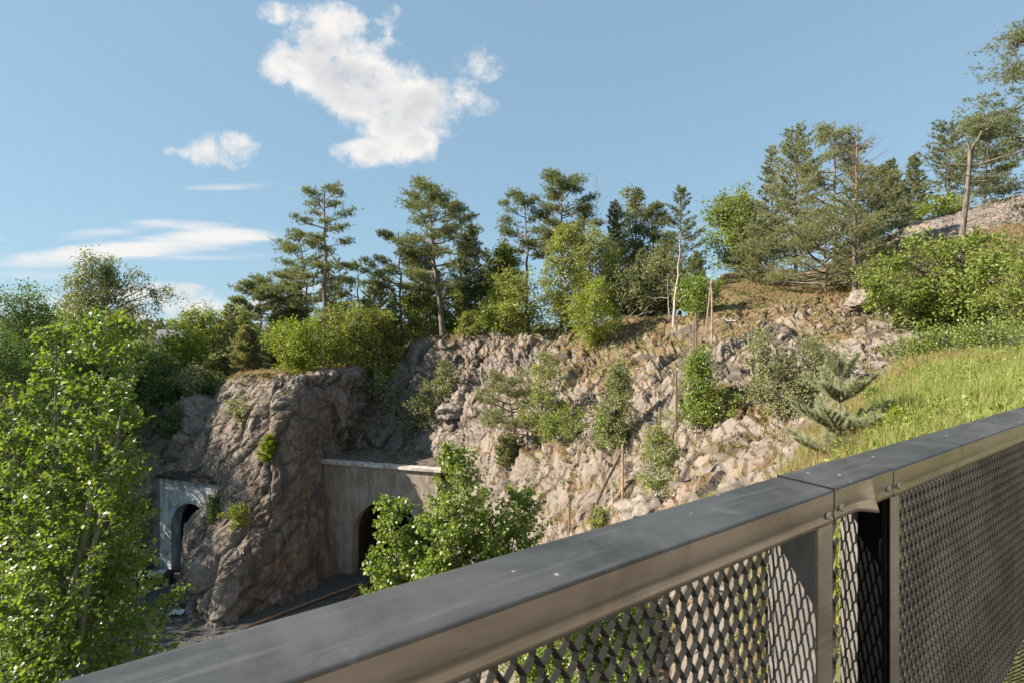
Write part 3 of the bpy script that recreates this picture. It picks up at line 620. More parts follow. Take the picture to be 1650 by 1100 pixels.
def pads(t, C, A, size, ntuft, nn, L, w):
    r = t.r; m = len(C); i = np.repeat(np.arange(m), ntuft); sz = np.asarray(size)[i][:, None] if np.ndim(size) else size
    off = r.normal(0, 1, (len(i), 3)) * sz * np.array([.5, .5, .22]); t.tufts(C[i] + off, np.asarray(A)[i] * .5 + off / np.maximum(sz, 1e-6) * .5 + np.array([0, 0, .45]), nn, L, w)
def pine_old(seed, H, Wd, cb=.5, nb=22, lean=(0, 0), bend=.02, pad=.36, ntuft=6, tl=.24, tw=.04, tr=None, stubs=8, side=None, gap=.0, twigs=7):
    t = Tree(seed); r = t.r; tr = tr or (.013 * H + .03)
    P_ = curve((0, 0, -.3), (lean[0] * H, lean[1] * H, H * .97), r, 12, 0, bend); zi = P_[:, 2]
    t.w.tube(P_, np.linspace(1, .22, 12) * tr, 7)
    at = lambda z: np.array([np.interp(z, zi, P_[:, q]) for q in range(3)])
    PC, PA = [], []
    for k in range(nb):
        u = (k + r.random()) / nb
        if r.random() < gap: continue
        z = (cb + (1 - cb) * u * .97) * H; a = k * 2.399 + r.normal(0, .5)
        if side is not None and r.random() < .7: a = side + r.normal(0, .8)
        L = Wd / 2 * (.45 + .6 * math.sin(math.pi * min(1, u * .75 + .22))) * (1 - .45 * u ** 3) * r.uniform(.65, 1.12)
        el = r.uniform(-.15, .25) + .75 * u ** 2; st = at(z); s = np.linspace(0, 1, 6)
        hz = np.array([math.cos(a), math.sin(a), 0]); pv = np.array([-math.sin(a), math.cos(a), 0])
        B = st + (s * L)[:, None] * hz + (np.cumsum(r.normal(0, .055, 6)) * L * s)[:, None] * pv
        B[:, 2] += L * (math.tan(el) * s * .8 + .16 * s ** 2 + np.cumsum(r.normal(0, .05, 6)) * s)
        t.w.tube(B, np.linspace(1, .22, 6) * (.02 + .02 * L), 5)
        for q in range(twigs):
            sq = r.uniform(.35, 1.0) if q else 1.0; b0 = np.array([np.interp(sq, s, B[:, c]) for c in range(3)])
            da = a + r.choice([-1, 1]) * r.uniform(.3, 1.2); ll = (.32 * L * (1.15 - sq) + .28) * r.uniform(.6, 1.3)
            e = b0 + np.array([math.cos(da), math.sin(da), r.uniform(.05, .6)]) * ll
            t.w.tube(np.stack([b0, (b0 + e) / 2 + r.normal(0, .04, 3), e]), [.018, .012, .006], 3)
            PC += [e, b0 * .45 + e * .55]; PA += [e - b0, e - b0]
    for k in range(stubs):
        z = r.uniform(min(.25, cb * .6), cb + .1) * H; a = r.uniform(0, 6.28); st = at(z); L = r.uniform(.4, 1.5) * min(1, Wd / 5)
        B = curve(st, st + np.array([math.cos(a) * L, math.sin(a) * L, r.uniform(-.3, .25) * L]), r, 4, 0, .08); t.w.tube(B, [.03, .02, .014, .006], 3)
    if PC: pads(t, np.array(PC), nrm(np.array(PA)), pad, ntuft, 8, tl, tw)
    return t
def pine_young(seed, H, Wd, cb=.08, nb=None, tl=.2, tw=.035, nt_=9, lean=(0, 0), full=1.0, bare=0.0, stems=1, up=.5, tr=None, power=.75):
    t = Tree(seed); r = t.r
    for sidx in range(stems):
        a0 = r.uniform(0, 6.28); h = H * (1 if sidx == 0 else r.uniform(.75, .97)); ww = Wd * (1 if stems == 1 else .8); o = Wd * .16 * (sidx > 0)
        ba = np.array([math.cos(a0), math.sin(a0), 0]) * o
        P_ = curve(ba * .3 + np.array([0, 0, -.25]), ba + np.array([lean[0] * H, lean[1] * H, h]), r, 10, 0, .015); zi = P_[:, 2]; t.w.tube(P_, np.linspace(1, .1, 10) * (tr or .011 * H + .02), 6)
        n = nb or int(14 + H * 2.2)
        C, A = [], []
        for k in range(n * 4):
            u = ((k // 4) + r.random() * .5) / n; z = (cb + (1 - cb) * u * .985) * h; a = k * 1.7 + r.normal(0, .4)
            if r.random() > full: continue
            L = ww / 2 * ((1 - u) ** power * (.55 + .45 * min(1, u * 5)) + .05) * r.uniform(.55, 1.15); el = up * (.2 + .8 * u) + r.normal(0, .12)
            st = np.array([np.interp(z, zi, P_[:, q]) for q in range(3)]); dd = np.array([math.cos(a), math.sin(a), math.tan(el)])
            s = np.linspace(0, 1, 4)[:, None]; B = st + dd * L * s + np.array([0, 0, .18 * L]) * s ** 2 + r.normal(0, .03 * L, (4, 3)) * s
            t.w.tube(B, np.linspace(1, .25, 4) * (.008 + .012 * L), 3)
            if u > 1 - bare and r.random() < .93: continue
            nk = max(3, int(nt_ * (L / (ww / 2) + .15) * 1.6))
            sk = r.uniform(.25, 1.0, nk); pb = np.stack([np.interp(sk, s[:, 0], B[:, q]) for q in range(3)], -1)
            side_ = nrm(np.cross(dd, [0, 0, 1.0])); o_ = r.normal(0, .16, nk)[:, None] * L * (1.15 - sk[:, None]) * side_
            C.append(pb + o_ + r.normal(0, .03, (nk, 3)) * L); A.append(np.broadcast_to(nrm(dd), (nk, 3)) * .7 + nrm(o_ + 1e-6) * .35 + np.array([0, 0, .25]))
        if C: t.tufts(np.concatenate(C), np.concatenate(A), 8, tl, tw, .6)
    return t
def deadtree(seed, H, Wd, cb=.4, nb=20, up=.4, lean=(0, 0), tr=.07):
    t = Tree(seed); r = t.r; P_ = curve((0, 0, -.3), (lean[0] * H, lean[1] * H, H), r, 10, 0, .02); zi = P_[:, 2]; t.w.tube(P_, np.linspace(1, .15, 10) * tr, 6)
    for k in range(nb):
        u = (k + r.random()) / nb; z = (cb + (1 - cb) * u) * H; st = np.array([np.interp(z, zi, P_[:, q]) for q in range(3)]); a = k * 2.4 + r.normal(0, .4); L = Wd / 2 * (1 - .6 * u) * r.uniform(.5, 1.1)
        e = st + np.array([math.cos(a) * L, math.sin(a) * L, up * L * r.uniform(.3, 1.3)]); B = curve(st, e, r, 5, 0, .07); t.w.tube(B, np.linspace(1, .25, 5) * (.01 + .012 * L), 3)
        for q in range(4):
            b0 = B[r.integers(1, 5)]; t.w.tube(np.stack([b0, b0 + nrm(r.normal(0, 1, 3) + [math.cos(a), math.sin(a), .5]) * .35 * L]), [.011, .005], 3)
    return t

SEED = [100]
def plant(kind, label, x, base, ytop, wpx, D=None, name=None, cat='tree', m=None, wm=None, group=None, **kw):
    """base: photo row of the foot if it shows (number) else None with D given"""
    B = hit(x, base) if D is None else ground(x, D)
    D = B[1]; SEED[0] += 1; seed = SEED[0]
    yb = HY - (B[2] - CZ) / D * F; hp = max(12, yb - ytop); H = hp * D / F; Wd = wpx * D / F
    ls = min(.26, max(.055, 3.6 * D / F)); wpx = wpx * 1.06; Wd *= 1.06
    if kind == 'bl':
        nl = int(np.clip(hp * wpx * 1.0 * kw.pop('dens', 1.0), 900, 24000)); kw.setdefault('leaf', ls)
        t = broadleaf(seed, H, Wd, nl=nl, **kw); name = name or 'broadleaf_tree'; m = m or 'oak'; wm = wm or 'bark'
    elif kind == 'birch':
        nl = int(np.clip(hp * wpx * .95 * kw.pop('dens', 1.0), 900, 22000)); kw.setdefault('leaf', ls * .9); kw.setdefault('droop', .45); kw.setdefault('prof', 'oval')
        t = broadleaf(seed, H, Wd, nl=nl, **kw); name = name or 'birch_tree'; m = m or 'birch'; wm = wm or 'birchbark'
    elif kind == 'po':
        kw.setdefault('tl', max(.12, 5.0 * D / F)); kw.setdefault('tw', max(.012, .8 * D / F)); kw['pad'] = 1.25 * kw.get('pad', max(.2, 7.0 * D / F)); kw['ntuft'] = int(1.4 * kw.get('ntuft', 6)); kw['nb'] = int(1.15 * kw.get('nb', 22))
        t = pine_old(seed, H, Wd, **kw); name = name or 'pine_tree'; m = m or 'pine'; wm = wm or 'pinebark'
    elif kind == 'py':
        kw.setdefault('tl', max(.10, 4.8 * D / F)); kw.setdefault('tw', max(.010, .9 * D / F)); kw['nt_'] = int(1.7 * kw.get('nt_', 9)); Wd *= 1.12
        t = pine_young(seed, H, Wd, **kw); name = name or 'young_pine'; m = m or 'pine_dry'; wm = wm or 'pinebark'
    elif kind == 'dead':
        t = deadtree(seed, H, Wd, **kw); name = name or 'dead_tree'; wm = wm or 'deadwood'; m = m or 'pine'
    kinds = ('stem', 'foliage') if cat in ('shrub', 'sapling') else ('trunk', 'crown')
    return t.finish(name, B, label, cat, M[wm], M[m], group, 0.0, kinds)

# --- left bank
plant('bl', 'dark broad tree at the left picture edge with thin open top twigs', 40, None, 478, 150, 34, m='dark', ncl=80, cb=.12, prof='round', dens=.8)
plant('birch', 'tall drooping birch standing alone above the left bank trees', 171, None, 420, 112, 44, m='birch_grey', cb=.30, ncl=85, prof='round', dens=.95, clr=.12)
plant('bl', 'deep green rounded tree just left of the drooping birch', 92, None, 512, 130, 46, m='dark', ncl=70, cb=.1, dens=.8)
plant('bl', 'shaded dark tree low on the left bank behind the nearest leafy tree', -20, None, 545, 190, 29, m='dark', ncl=90, cb=.06, dens=.7)
plant('bl', 'dark leafy tree above the small tunnel mouth', 225, None, 560, 120, 37, m='dark', ncl=70, cb=.05, dens=.9)
plant('bl', 'olive green tree right below the drooping birch', 175, None, 515, 130, 40, m='oak', ncl=70, cb=.08, dens=.8)
plant('bl', 'shaded bushy tree on the bank between the drooping birch and the nearest leafy tree', 130, None, 580, 150, 33.5, m='dark', ncl=80, cb=.05, dens=.7)
plant('bl', 'oak with a pointed light top right of the distant house', 327, None, 503, 78, 52, m='oak', ncl=50, cb=.15, dens=.9)
plant('bl', 'bright yellow-green oak crown just below the distant house', 300, None, 545, 120, 46, m='lime', ncl=60, cb=.05, dens=1.0)
plant('bl', 'dark leaved tree under the bright oak crown', 262, None, 590, 80, 40, m='dark', ncl=50, cb=.05)
plant('birch', 'thin yellowish birch sapling behind the top of the rock spur', 318, None, 590, 60, 38, m='pale', ncl=40, cb=.08, cat='sapling', name='birch_sapling')
plant('bl', 'small dark bush behind the left top of the rock spur', 345, None, 612, 50, 38.5, m='dark', ncl=30, cb=.05, cat='shrub', name='bush', stems=3)
plant('py', 'slim pointed young pine left of the round-topped pine', 369, None, 490, 56, 46, m='pine_dry', full=.75, nt_=7)
plant('po', 'round-topped pine on the left of the ridge', 419, None, 458, 66, 46, cb=.55, nb=18)
plant('py', 'bushy olive pine below the round-topped pine', 395, None, 525, 70, 42.5, m='pine_dry', stems=2)
plant('bl', 'pale green bushes behind the spur top by the slim pine', 352, None, 560, 64, 44, m='pale', ncl=40, cb=.05, cat='shrub', name='bush', stems=3)
plant('py', 'dense grey-green pine left of the bright maple bush', 447, None, 500, 70, 45, m='pine_dry', stems=2, nt_=11)
# --- left half of the ridge
plant('po', 'tallest lone pine on the ridge with a sparse forked crown', 523, None, 300, 92, 44, cb=.45, nb=19, gap=.12, lean=(.0, 0), bend=.008, stubs=5, tr=.24, ntuft=6)
plant('po', 'leaning pine with a broad crown left of the tallest lone pine', 508, None, 388, 106, 46, cb=.32, nb=22, lean=(-.12, 0), pad=.5)
plant('py', 'grey-green bushy pine under the leaning pine', 478, None, 452, 74, 47, m='pine', stems=2, up=.35)
plant('py', 'thin half-bare pine behind the tallest lone pine', 540, None, 415, 62, 50, m='pine', full=.4, power=.5)
plant('po', 'spindly little pine with a bare spike top', 577, None, 428, 52, 50, cb=.35, nb=14, stubs=10, gap=.2, ntuft=4)
plant('bl', 'bright lime maple bush at the edge of the rock spur', 492, None, 522, 88, 38, m='lime', ncl=55, cb=.05, cat='shrub', name='maple_bush', stems=4, prof='flat')
plant('bl', 'yellow-green bush between the maple bush and the dark little spruce', 560, None, 500, 90, 41, m='birch', ncl=55, cb=.05, cat='shrub', name='bush', stems=4)
plant('bl', 'light green thicket bush right behind the spur rim', 604, None, 508, 74, 42.5, m='birch', ncl=45, cb=.05, cat='shrub', name='bush', stems=4)
plant('py', 'dark little spruce left of the grey-trunked pine', 632, None, 462, 58, 43.5, m='spruce', name='spruce_tree', power=1.0, up=.1)
plant('po', 'grey-trunked pine with long bare branches on its left', 648, None, 368, 96, 45, cb=.42, nb=16, side=2.6, gap=.1, stubs=14, lean=(-.03, 0))
plant('po', 'big dense pine with a thick slanting trunk on the ridge', 714, 541, 308, 120, None, cb=.30, nb=30, lean=(-.11, 0), bend=.012, ntuft=8, tr=.27, pad=.52)
plant('po', 'thin pine peeking out right behind the big dense pine', 742, None, 330, 62, 49, cb=.5, nb=14, gap=.1)
plant('po', 'slender trunk pine in the shade of the big dense pine', 674, None, 405, 58, 48, cb=.4, nb=16)
plant('py', 'conical dark green pine right of the big dense pine', 758, None, 360, 66, 46, m='pine', nt_=11, up=.3, power=.6)
plant('py', 'narrow pine beside the conical dark pine', 783, None, 398, 44, 49, m='pine', full=.7)
plant('bl', 'leafy undergrowth tree between the big pine trunk and the conical pine', 735, None, 455, 70, 47, m='birch', ncl=40, cb=.08)
plant('bl', 'low leafy bush right of the slanting pine foot', 752, 540, 505, 44, None, m='birch', ncl=25, cb=.05, cat='shrub', name='bush', stems=3)
plant('py', 'soft olive pine filling the gap left of the grey-trunked pine', 604, None, 452, 64, 49, m='pine_dry', nt_=11, power=.5)
plant('py', 'bushy pine behind the slanting trunk of the big dense pine', 692, None, 432, 84, 50, m='pine_dry', nt_=11, power=.5)
plant('bl', 'light leafy tree low between the grey trunk and the slanting trunk', 668, None, 478, 74, 46, m='birch', ncl=45, cb=.05)
plant('bl', 'light leafy tree low behind the foot of the tallest lone pine', 540, None, 492, 70, 46, m='birch_grey', ncl=45, cb=.05)
plant('birch', 'pale birch between the conical pine and the flat-topped pine', 800, None, 430, 66, 47, m='birch', ncl=50, cb=.1)
plant('birch', 'grey-leaved birch filling the gap behind the white snag', 1068, None, 392, 60, 45, m='birch_grey', ncl=50, cb=.1)
plant('po', 'small domed pine left of the leaning pine', 470, None, 440, 56, 52, cb=.3, nb=16)
plant('bl', 'light green tree between the round-topped pine and the slim pine', 388, None, 500, 60, 50, m='birch', ncl=40, cb=.08)
# --- middle of the ridge
plant('po', 'flat-topped pine with a reddish trunk', 850, None, 316, 84, 46, cb=.55, nb=17, lean=(-.02, 0), gap=.12, ntuft=7, pad=.5, stubs=6)
plant('po', 'broad domed pine, darkest of the middle of the ridge', 905, None, 290, 104, 47, cb=.45, nb=26, ntuft=8, pad=.52)
plant('dead', 'bare grey dead pine top beside the domed pine', 961, None, 285, 50, 48, cb=.55, nb=22, up=.9)
plant('py', 'slim grey pine right of the bare dead pine', 990, None, 322, 48, 47, m='pine_dry', nt_=9, power=.5)
plant('birch', 'feathery light birch behind the slim pines', 1022, None, 308, 58, 49, m='birch_grey', cb=.35, dens=.65, ncl=55)
plant('po', 'dark pine left of the ragged spire pine', 1051, None, 330, 50, 48, cb=.5, nb=15)
plant('py', 'ragged spire-topped pine behind the white snag', 1096, None, 298, 84, 42, m='pine', full=.75, power=.55, nt_=10)
plant('py', 'soft grey-green pine between the feathery birch and the dark pine', 1035, None, 400, 70, 44, m='pine_dry', stems=2)
plant('birch', 'tall bright birch in front of the domed pine', 912, 536, 362, 78, None, cb=.12, ncl=80, dens=1.0, clr=.12)
plant('birch', 'second tall birch right of the bright birch with showing white stems', 968, None, 372, 84, 41, cb=.2, ncl=80, dens=.9, clr=.12, stems=2)
plant('birch', 'small bright birch at the front edge of the rocks', 960, 552, 452, 78, None, m='lime', cb=.06, ncl=55, dens=1.0)
plant('bl', 'rounded green bush left of the bright birch', 838, 532, 450, 92, None, m='birch', ncl=60, cb=.05, stems=4, name='bush', cat='shrub')
plant('bl', 'small low bush on the cliff edge left of the rounded green bush', 796, 533, 478, 54, None, m='oak', ncl=35, cb=.05, stems=3, name='bush', cat='shrub')
plant('bl', 'oak with thin visible stems left of the flat-topped pine', 812, None, 398, 62, 46, m='birch', ncl=45, cb=.25)
plant('bl', 'grey-green willow thicket behind the white snag', 1012, None, 440, 90, 38.5, m='birch_grey', ncl=60, cb=.08, stems=4, name='willow_bush', cat='shrub')
plant('bl', 'olive bush directly left of the white snag', 1055, None, 425, 70, 39, m='birch_grey', ncl=45, cb=.1, stems=3, name='willow_bush', cat='shrub')
plant('dead', 'white leaning dead birch snag on the dry grass', 1086, 524, 374, 26, None, cb=.3, nb=7, up=.2, lean=(.08, 0), tr=.115, name='birch_snag')
plant('dead', 'twisted bare branch sapling at the foot of the white snag', 1078, 520, 440, 60, None, cb=.4, nb=9, up=.1, tr=.05, lean=(-.05, 0), name='dead_sapling')
plant('bl', 'fresh green oak bush right of the white snag', 1128, 506, 452, 66, None, m='aspen', ncl=50, cb=.05, stems=3, name='oak_bush', cat='shrub')
plant('py', 'young pine behind the oak bush', 1122, None, 405, 50, 40, m='pine', nt_=9)
# --- right part of the ridge
plant('bl', 'large light green oak on the skyline at the gap in the ridge', 1188, None, 318, 92, 50, m='oak', ncl=60, cb=.15, dens=1.0)
plant('py', 'soft bushy pine beside the skyline oak', 1222, None, 352, 90, 38, m='pine_dry', nt_=12, power=.5, up=.35)
plant('py', 'narrow pointed pine left of the tall bushy twin', 1244, None, 232, 66, 44, m='pine', full=.8, power=.7)
plant('py', 'tall bushy pine with a thick whorled top', 1282, None, 210, 108, 38, m='pine_dry', nt_=14, power=.45, cb=.15)
plant('po', 'many-stemmed pine with bare twiggy tops, left stem', 1348, None, 212, 92, 35, m='pine_dry', cb=.22, nb=30, lean=(-.02, 0), pad=.42, ntuft=6)
plant('py', 'half-bare pine with a grey dead spire top', 1376, 482, 198, 116, None, m='pine_dry', cb=.1, bare=.42, power=.4, nt_=11, tr=.16, lean=(.02, 0))
plant('po', 'wide low pine spreading over the rocks below the dead spire', 1330, None, 382, 178, 32, m='pine_dry', cb=.12, nb=26, pad=.42, ntuft=7, stubs=14)
plant('py', 'grey-green pine right of the dead spire', 1412, None, 268, 88, 39, m='pine_dry', nt_=11, power=.5)
plant('py', 'dark pine at the right edge of the many-stemmed group', 1436, None, 258, 62, 44, m='pine', nt_=10)
plant('py', 'small lone pine on the skyline before the rock dome', 1472, None, 250, 50, 50, m='pine', nt_=9)
plant('bl', 'low green bush under the lone skyline pine', 1508, None, 325, 60, 46, m='lime', ncl=35, cb=.05, stems=3, name='bush', cat='shrub')
plant('py', 'tall ragged pine left of the bent pine', 1528, None, 198, 90, 47, m='pine', power=.45, full=.8)
plant('po', 'airy pine behind the bent pine', 1588, None, 192, 84, 49, cb=.3, nb=22)
plant('bl', 'low olive juniper on the slope below the dark pine', 1425, 482, 425, 80, None, m='birch_grey', ncl=45, cb=.03, stems=4, name='juniper_bush', cat='shrub', dens=.8)
# big bent pine at the right edge
def bent_pine():
    D0 = 23.5; B = hit(1552, 535); t = Tree(77); r = t.r; D0 = B[1]
    pt = lambda x, y, dy=0.: np.array([(x - CX) / F * D0, D0 + dy, CZ - (y - HY) * D0 / F]) - B
    tk = np.array([pt(1552, 550), pt(1549, 510), pt(1551, 480), pt(1548, 420), pt(1550, 380), pt(1556, 330), pt(1561, 285), pt(1563, 243)])
    t.w.tube(tk, [.17, .155, .145, .13, .115, .10, .085, .07], 8)
    for k in range(16):
        f = r.uniform(.35, 1.0); i_ = f * (len(tk) - 1); a_ = tk[int(i_)] * (1 - i_ % 1) + tk[min(int(i_) + 1, len(tk) - 1)] * (i_ % 1); an_ = r.uniform(0, 6.28); l_ = r.uniform(.25, 1.1)
        e_ = a_ + np.array([math.cos(an_) * l_, math.sin(an_) * l_, r.uniform(-.1, .5) * l_]); t.w.tube(curve(a_, e_, r, 4, 0, .12), [.026, .018, .012, .005], 4)
    t.w.tube(np.array([pt(1563, 250), pt(1561, 236), pt(1557, 226), pt(1556, 214)]), [.062, .045, .03, .012], 6)
    L = [([(1563,262),(1566,248),(1574,231),(1584,224),(1592,208),(1604,203),(1616,186),(1632,179),(1668,150)], .10, [0,.02,.15,.3,.3,.2,0,-.2,-.6]), ([(1564,270),(1590,262),(1622,254),(1665,236)], .08, [0,-.5,-.9,-1.3]),
         ([(1560,266),(1540,262),(1516,268),(1494,272)], .055, [0,.3,.6,.8]), ([(1546,395),(1520,398),(1496,404),(1462,412)], .06, [0,-.3,-.8,-1.1]),
         ([(1550,388),(1572,384),(1606,352),(1612,340)], .04, [0,-.3,-.4,-.5]), ([(1668,150),(1672,110),(1662,70)], .07, [-.6,-.4,0]), ([(1602,202),(1612,240),(1640,286),(1668,300)], .05, [.2,.6,1,1.1]),
         ([(1630,178),(1612,186),(1598,190)], .035, [-.2,-.6,-.8]), ([(1560,300),(1574,290),(1580,272)], .03, [0,.2,.3]), ([(1540,396),(1524,374),(1516,368)], .025, [-.1,.2,.3])]
    for pl, rad, dy in L:
        q = np.array([pt(x, y, e) for (x, y), e in zip(pl, dy)]); t.w.tube(q, np.linspace(1, .3, len(q)) * rad * .66, 6)
    C, A = [], []
    for (x, y, e, k, sp_) in [(1640,72,0,16,26),(1668,40,.5,14,24),(1622,130,-.4,16,30),(1650,112,.5,16,26),(1622,172,1.0,10,20),(1640,215,.3,16,30),(1665,170,-.6,20,34),
                          (1620,248,-.9,10,22),(1650,242,-1.2,16,28),(1640,300,1.0,12,24),(1668,290,1.0,16,28),(1596,186,1.0,5,12),(1700,100,0,20,50),(1720,210,0,26,60),(1700,320,.4,12,40),(1606,228,1.3,7,16),(1592,200,.5,5,12),(1580,240,.9,4,10),(1626,205,1.3,12,20),(1646,196,1.2,14,22),(1632,240,1.0,12,22),(1645,60,.3,10,20),(1590,286,.9,6,14),(1618,282,.5,9,20),(1596,306,.3,6,16),(1616,150,.9,9,18)]:
        c = pt(x, y, e)
        for q in range(k):
            p_ = c + r.normal(0, 1, 3) * sp_ * D0 / F * np.array([.55, .8, .42]); C.append(p_); A.append(nrm(p_ - c + np.array([0, 0, .15])))
            t.w.tube(np.stack([c, (c + p_) / 2 + r.normal(0, .05, 3), p_]), [.02, .014, .006], 3)
    pads(t, np.array(C), np.array(A), .36, 14, 9, .17, .024)
    t.finish('pine_tree', B, 'big bent pine with a long bare trunk and crown swept to the right edge', 'tree', M['greybark'], M['pine'])
bent_pine()
plant('bl', 'broad spreading oak in front of the bent pine trunk', 1580, 529, 396, 236, None, m='oak', ncl=64, cb=.2, stems=2, prof='flat', dens=.55, clr=.07, leaf=.13, tr=.12, lean=(-.03, 0))
plant('bl', 'low oak branches reaching left over the rocks from the spreading oak', 1480, 535, 462, 110, None, m='oak', ncl=60, cb=.25, prof='flat', dens=.55, lean=(-.15, 0), clr=.10, leaf=.13)
plant('bl', 'oak shrub at the picture edge right of the spreading oak', 1660, 560, 420, 120, None, m='oak', ncl=70, cb=.1, stems=3, dens=.8, name='oak_bush', cat='shrub')
plant('bl', 'low green bushes along the far edge of the tall grass', 1570, 572, 528, 120, None, m='aspen', ncl=60, cb=.02, stems=5, prof='flat', name='bush', cat='shrub')
plant('bl', 'pale low bush at the left end of the bushes along the grass', 1478, 582, 548, 70, None, m='oak', ncl=40, cb=.02, stems=4, prof='flat', name='bush', cat='shrub')
plant('bl', 'bramble mound by the grass at the right picture edge', 1640, 578, 545, 110, None, m='birch_grey', ncl=50, cb=.02, stems=5, prof='flat', name='bush', cat='shrub')
# --- plants on the rock face
def sap(label, x, yb, yt, w, **k):
    k['dens'] = .62 * k.get('dens', 1.0); k.setdefault('clr', .115); k.setdefault('m', 'birch'); k.setdefault('ncl', 22); k.setdefault('cb', .06); k.setdefault('name', 'bush'); k.setdefault('cat', 'shrub')
    return plant('bl', label, x, yb, yt, w, None, **k)
sap('loose pale bush hanging on the rock right of the shadowed recess', 616, 660, 602, 78, m='pale', stems=4, dens=.6)
sap('slender leafy bush on the broken rock left of the little pine', 690, 668, 612, 56, m='pale', stems=3, dens=.5)
sap('small upright birch on the upper broken rock', 716, 640, 580, 36, m='pale', dens=.5, ncl=20)
sap('shaded round bush in the recess behind the spur', 562, 722, 678, 44, m='dark', stems=3)
sap('low leafy bush at the foot of the sunlit rock right of the recess', 672, 690, 648, 60, m='pale', stems=4, dens=.5)
plant('po', 'crooked little pine on the ledge in the middle of the rock slope', 836, 730, 615, 108, None, m='pine_dry', cb=.25, nb=18, lean=(-.16, 0), tr=.10, pad=.34, ntuft=6, stubs=10, name='young_pine')
plant('py', 'small dense juniper below the crooked little pine', 818, 755, 708, 40, None, m='pine_dry', name='juniper_bush', cat='shrub', up=.9, power=.4)
plant('birch', 'tall thin birch sapling right of the crooked little pine', 876, 718, 566, 62, None, m='birch', ncl=45, cb=.1, dens=.55, name='birch_sapling', cat='sapling', droop=.1)
sap('dark green bush at the foot of the tall birch sapling', 915, 712, 660, 72, m='oak', stems=4, dens=.8)
plant('bl', 'slim aspen sapling growing above the braced fence post', 992, 718, 586, 66, None, m='pale', ncl=45, cb=.05, prof='cone', dens=.8, name='aspen_sapling', cat='sapling', clr=.14)
sap('bright leaf bunch at the foot of the slim aspen sapling', 990, 716, 672, 76, m='aspen', stems=4, prof='flat')
plant('bl', 'aspen sapling with a dark lower right side in the middle of the slope', 1122, 688, 572, 70, None, m='aspen', ncl=50, cb=.05, prof='cone', dens=.8, name='aspen_sapling', cat='sapling', clr=.15)
sap('leafy bush just right of the middle aspen sapling', 1152, 680, 628, 64, m='oak', stems=4)
sap('wide whitish-leaved bush left of the near young pine', 1268, 672, 545, 112, m='pale', stems=5, ncl=70, dens=.75, clr=.12)
sap('smaller whitish bush touching the wide whitish-leaved bush', 1308, 640, 560, 66, m='pale', stems=4, dens=.7)
sap('tall shoot bush behind the wide whitish-leaved bush', 1228, 650, 530, 36, m='pale', ncl=22, dens=.6)
plant('birch', 'thin white-stemmed birch sapling beside the boulder by the railing', 1078, 812, 690, 66, None, m='birch', ncl=40, cb=.2, dens=.45, name='birch_sapling', cat='sapling', droop=.1)
sap('light green bush on the slope above the boulder', 1065, 745, 700, 54, m='birch', dens=.5, stems=3)
sap('tuft of seedlings at the braced fence post', 962, 848, 820, 34, m='birch', stems=3, ncl=12, dens=.6)
plant('py', 'lone seedling pine on the sunlit edge of the spur', 432, 745, 700, 34, None, m='lime', name='spruce_sapling', cat='sapling', nt_=9, up=.3)
sap('little rowan bush on a ledge low on the spur', 384, 848, 812, 36, m='lime', ncl=14, stems=2)
sap('dry yellowish tuft bush on top of the spur', 388, 680, 645, 38, m='pale', ncl=16, stems=4, dens=.6)
sap('mossy ivy bush on the rock beside the small tunnel arch', 345, 838, 800, 34, m='dark', ncl=16, stems=3)
sap('dark ivy bush on the rock above the small tunnel mouth', 275, 700, 655, 60, m='dark', ncl=30, stems=4)
sap('leafy maple seedling in the tall grass by the railing', 1452, 718, 672, 62, m='lime', ncl=22, stems=4, prof='flat', leaf=.06)
sap('green seedling bush right behind the near young pine', 1398, 668, 628, 46, m='aspen', ncl=18, stems=3, leaf=.05)
# near young pine with separate soft needles
def near_pine():
    B = hit(1352, 752); D0 = B[1]; H = (752 - 578) * D0 / F; t = Tree(501); r = t.r
    t.w.tube(curve((0, 0, -.1), (.0, 0, H), r, 8, 0, .006), np.linspace(1, .3, 8) * .016, 6)
    C, A = [], []
    for (z, n, L, el) in [(.12, 6, .70, .15), (.34, 6, .66, .32), (.36, 3, .5, .2), (.60, 6, .46, .55), (.62, 3, .3, .4), (.82, 5, .22, .9)]:
        for k in range(n):
            a = k * 6.28 / n + r.normal(0, .25) + z * 9; l = L * r.uniform(.75, 1.15) * H / 1.5; st = np.array([0, 0, z * H])
            dd = np.array([math.cos(a), math.sin(a), math.tan(el + r.normal(0, .08))])
            def shoot(st, dd, l, rad):
                s = np.linspace(0, 1, 6)[:, None]; Bq = st + dd * l * s + np.array([0, 0, .28 * l]) * s ** 2
                t.w.tube(Bq, np.linspace(1, .4, 6) * rad, 4)
                m = int(l * 260); sk = r.uniform(.22, 1, m); pb = np.stack([np.interp(sk, s[:, 0], Bq[:, q]) for q in range(3)], -1); C.append(pb); A.append(np.broadcast_to(nrm(dd), (m, 3)))
                return Bq
            Bq = shoot(st, dd, l, .008)
            for q in (1, 2, 3, 4):
                for sg in (-1, 1):
                    sd = np.array([math.cos(a + sg * .75), math.sin(a + sg * .75), dd[2] + .25]); shoot(Bq[q], sd, l * (.42 - .06 * q), .004)
    m = 170; zt = np.linspace(.72, 1.0, m) * H; C.append(np.stack([zt * 0, zt * 0, zt], -1)); A.append(np.tile([0, 0, 1.], (m, 1)))
    C = np.concatenate(C); A = np.concatenate(A); t.tufts(C, A, 15, .060, .0036, .5)
    t.finish('young_pine', B, 'near young grey-green pine with soft needles just beyond the railing', 'tree', M['pinebark'], M['pine_blue'])
near_pine()

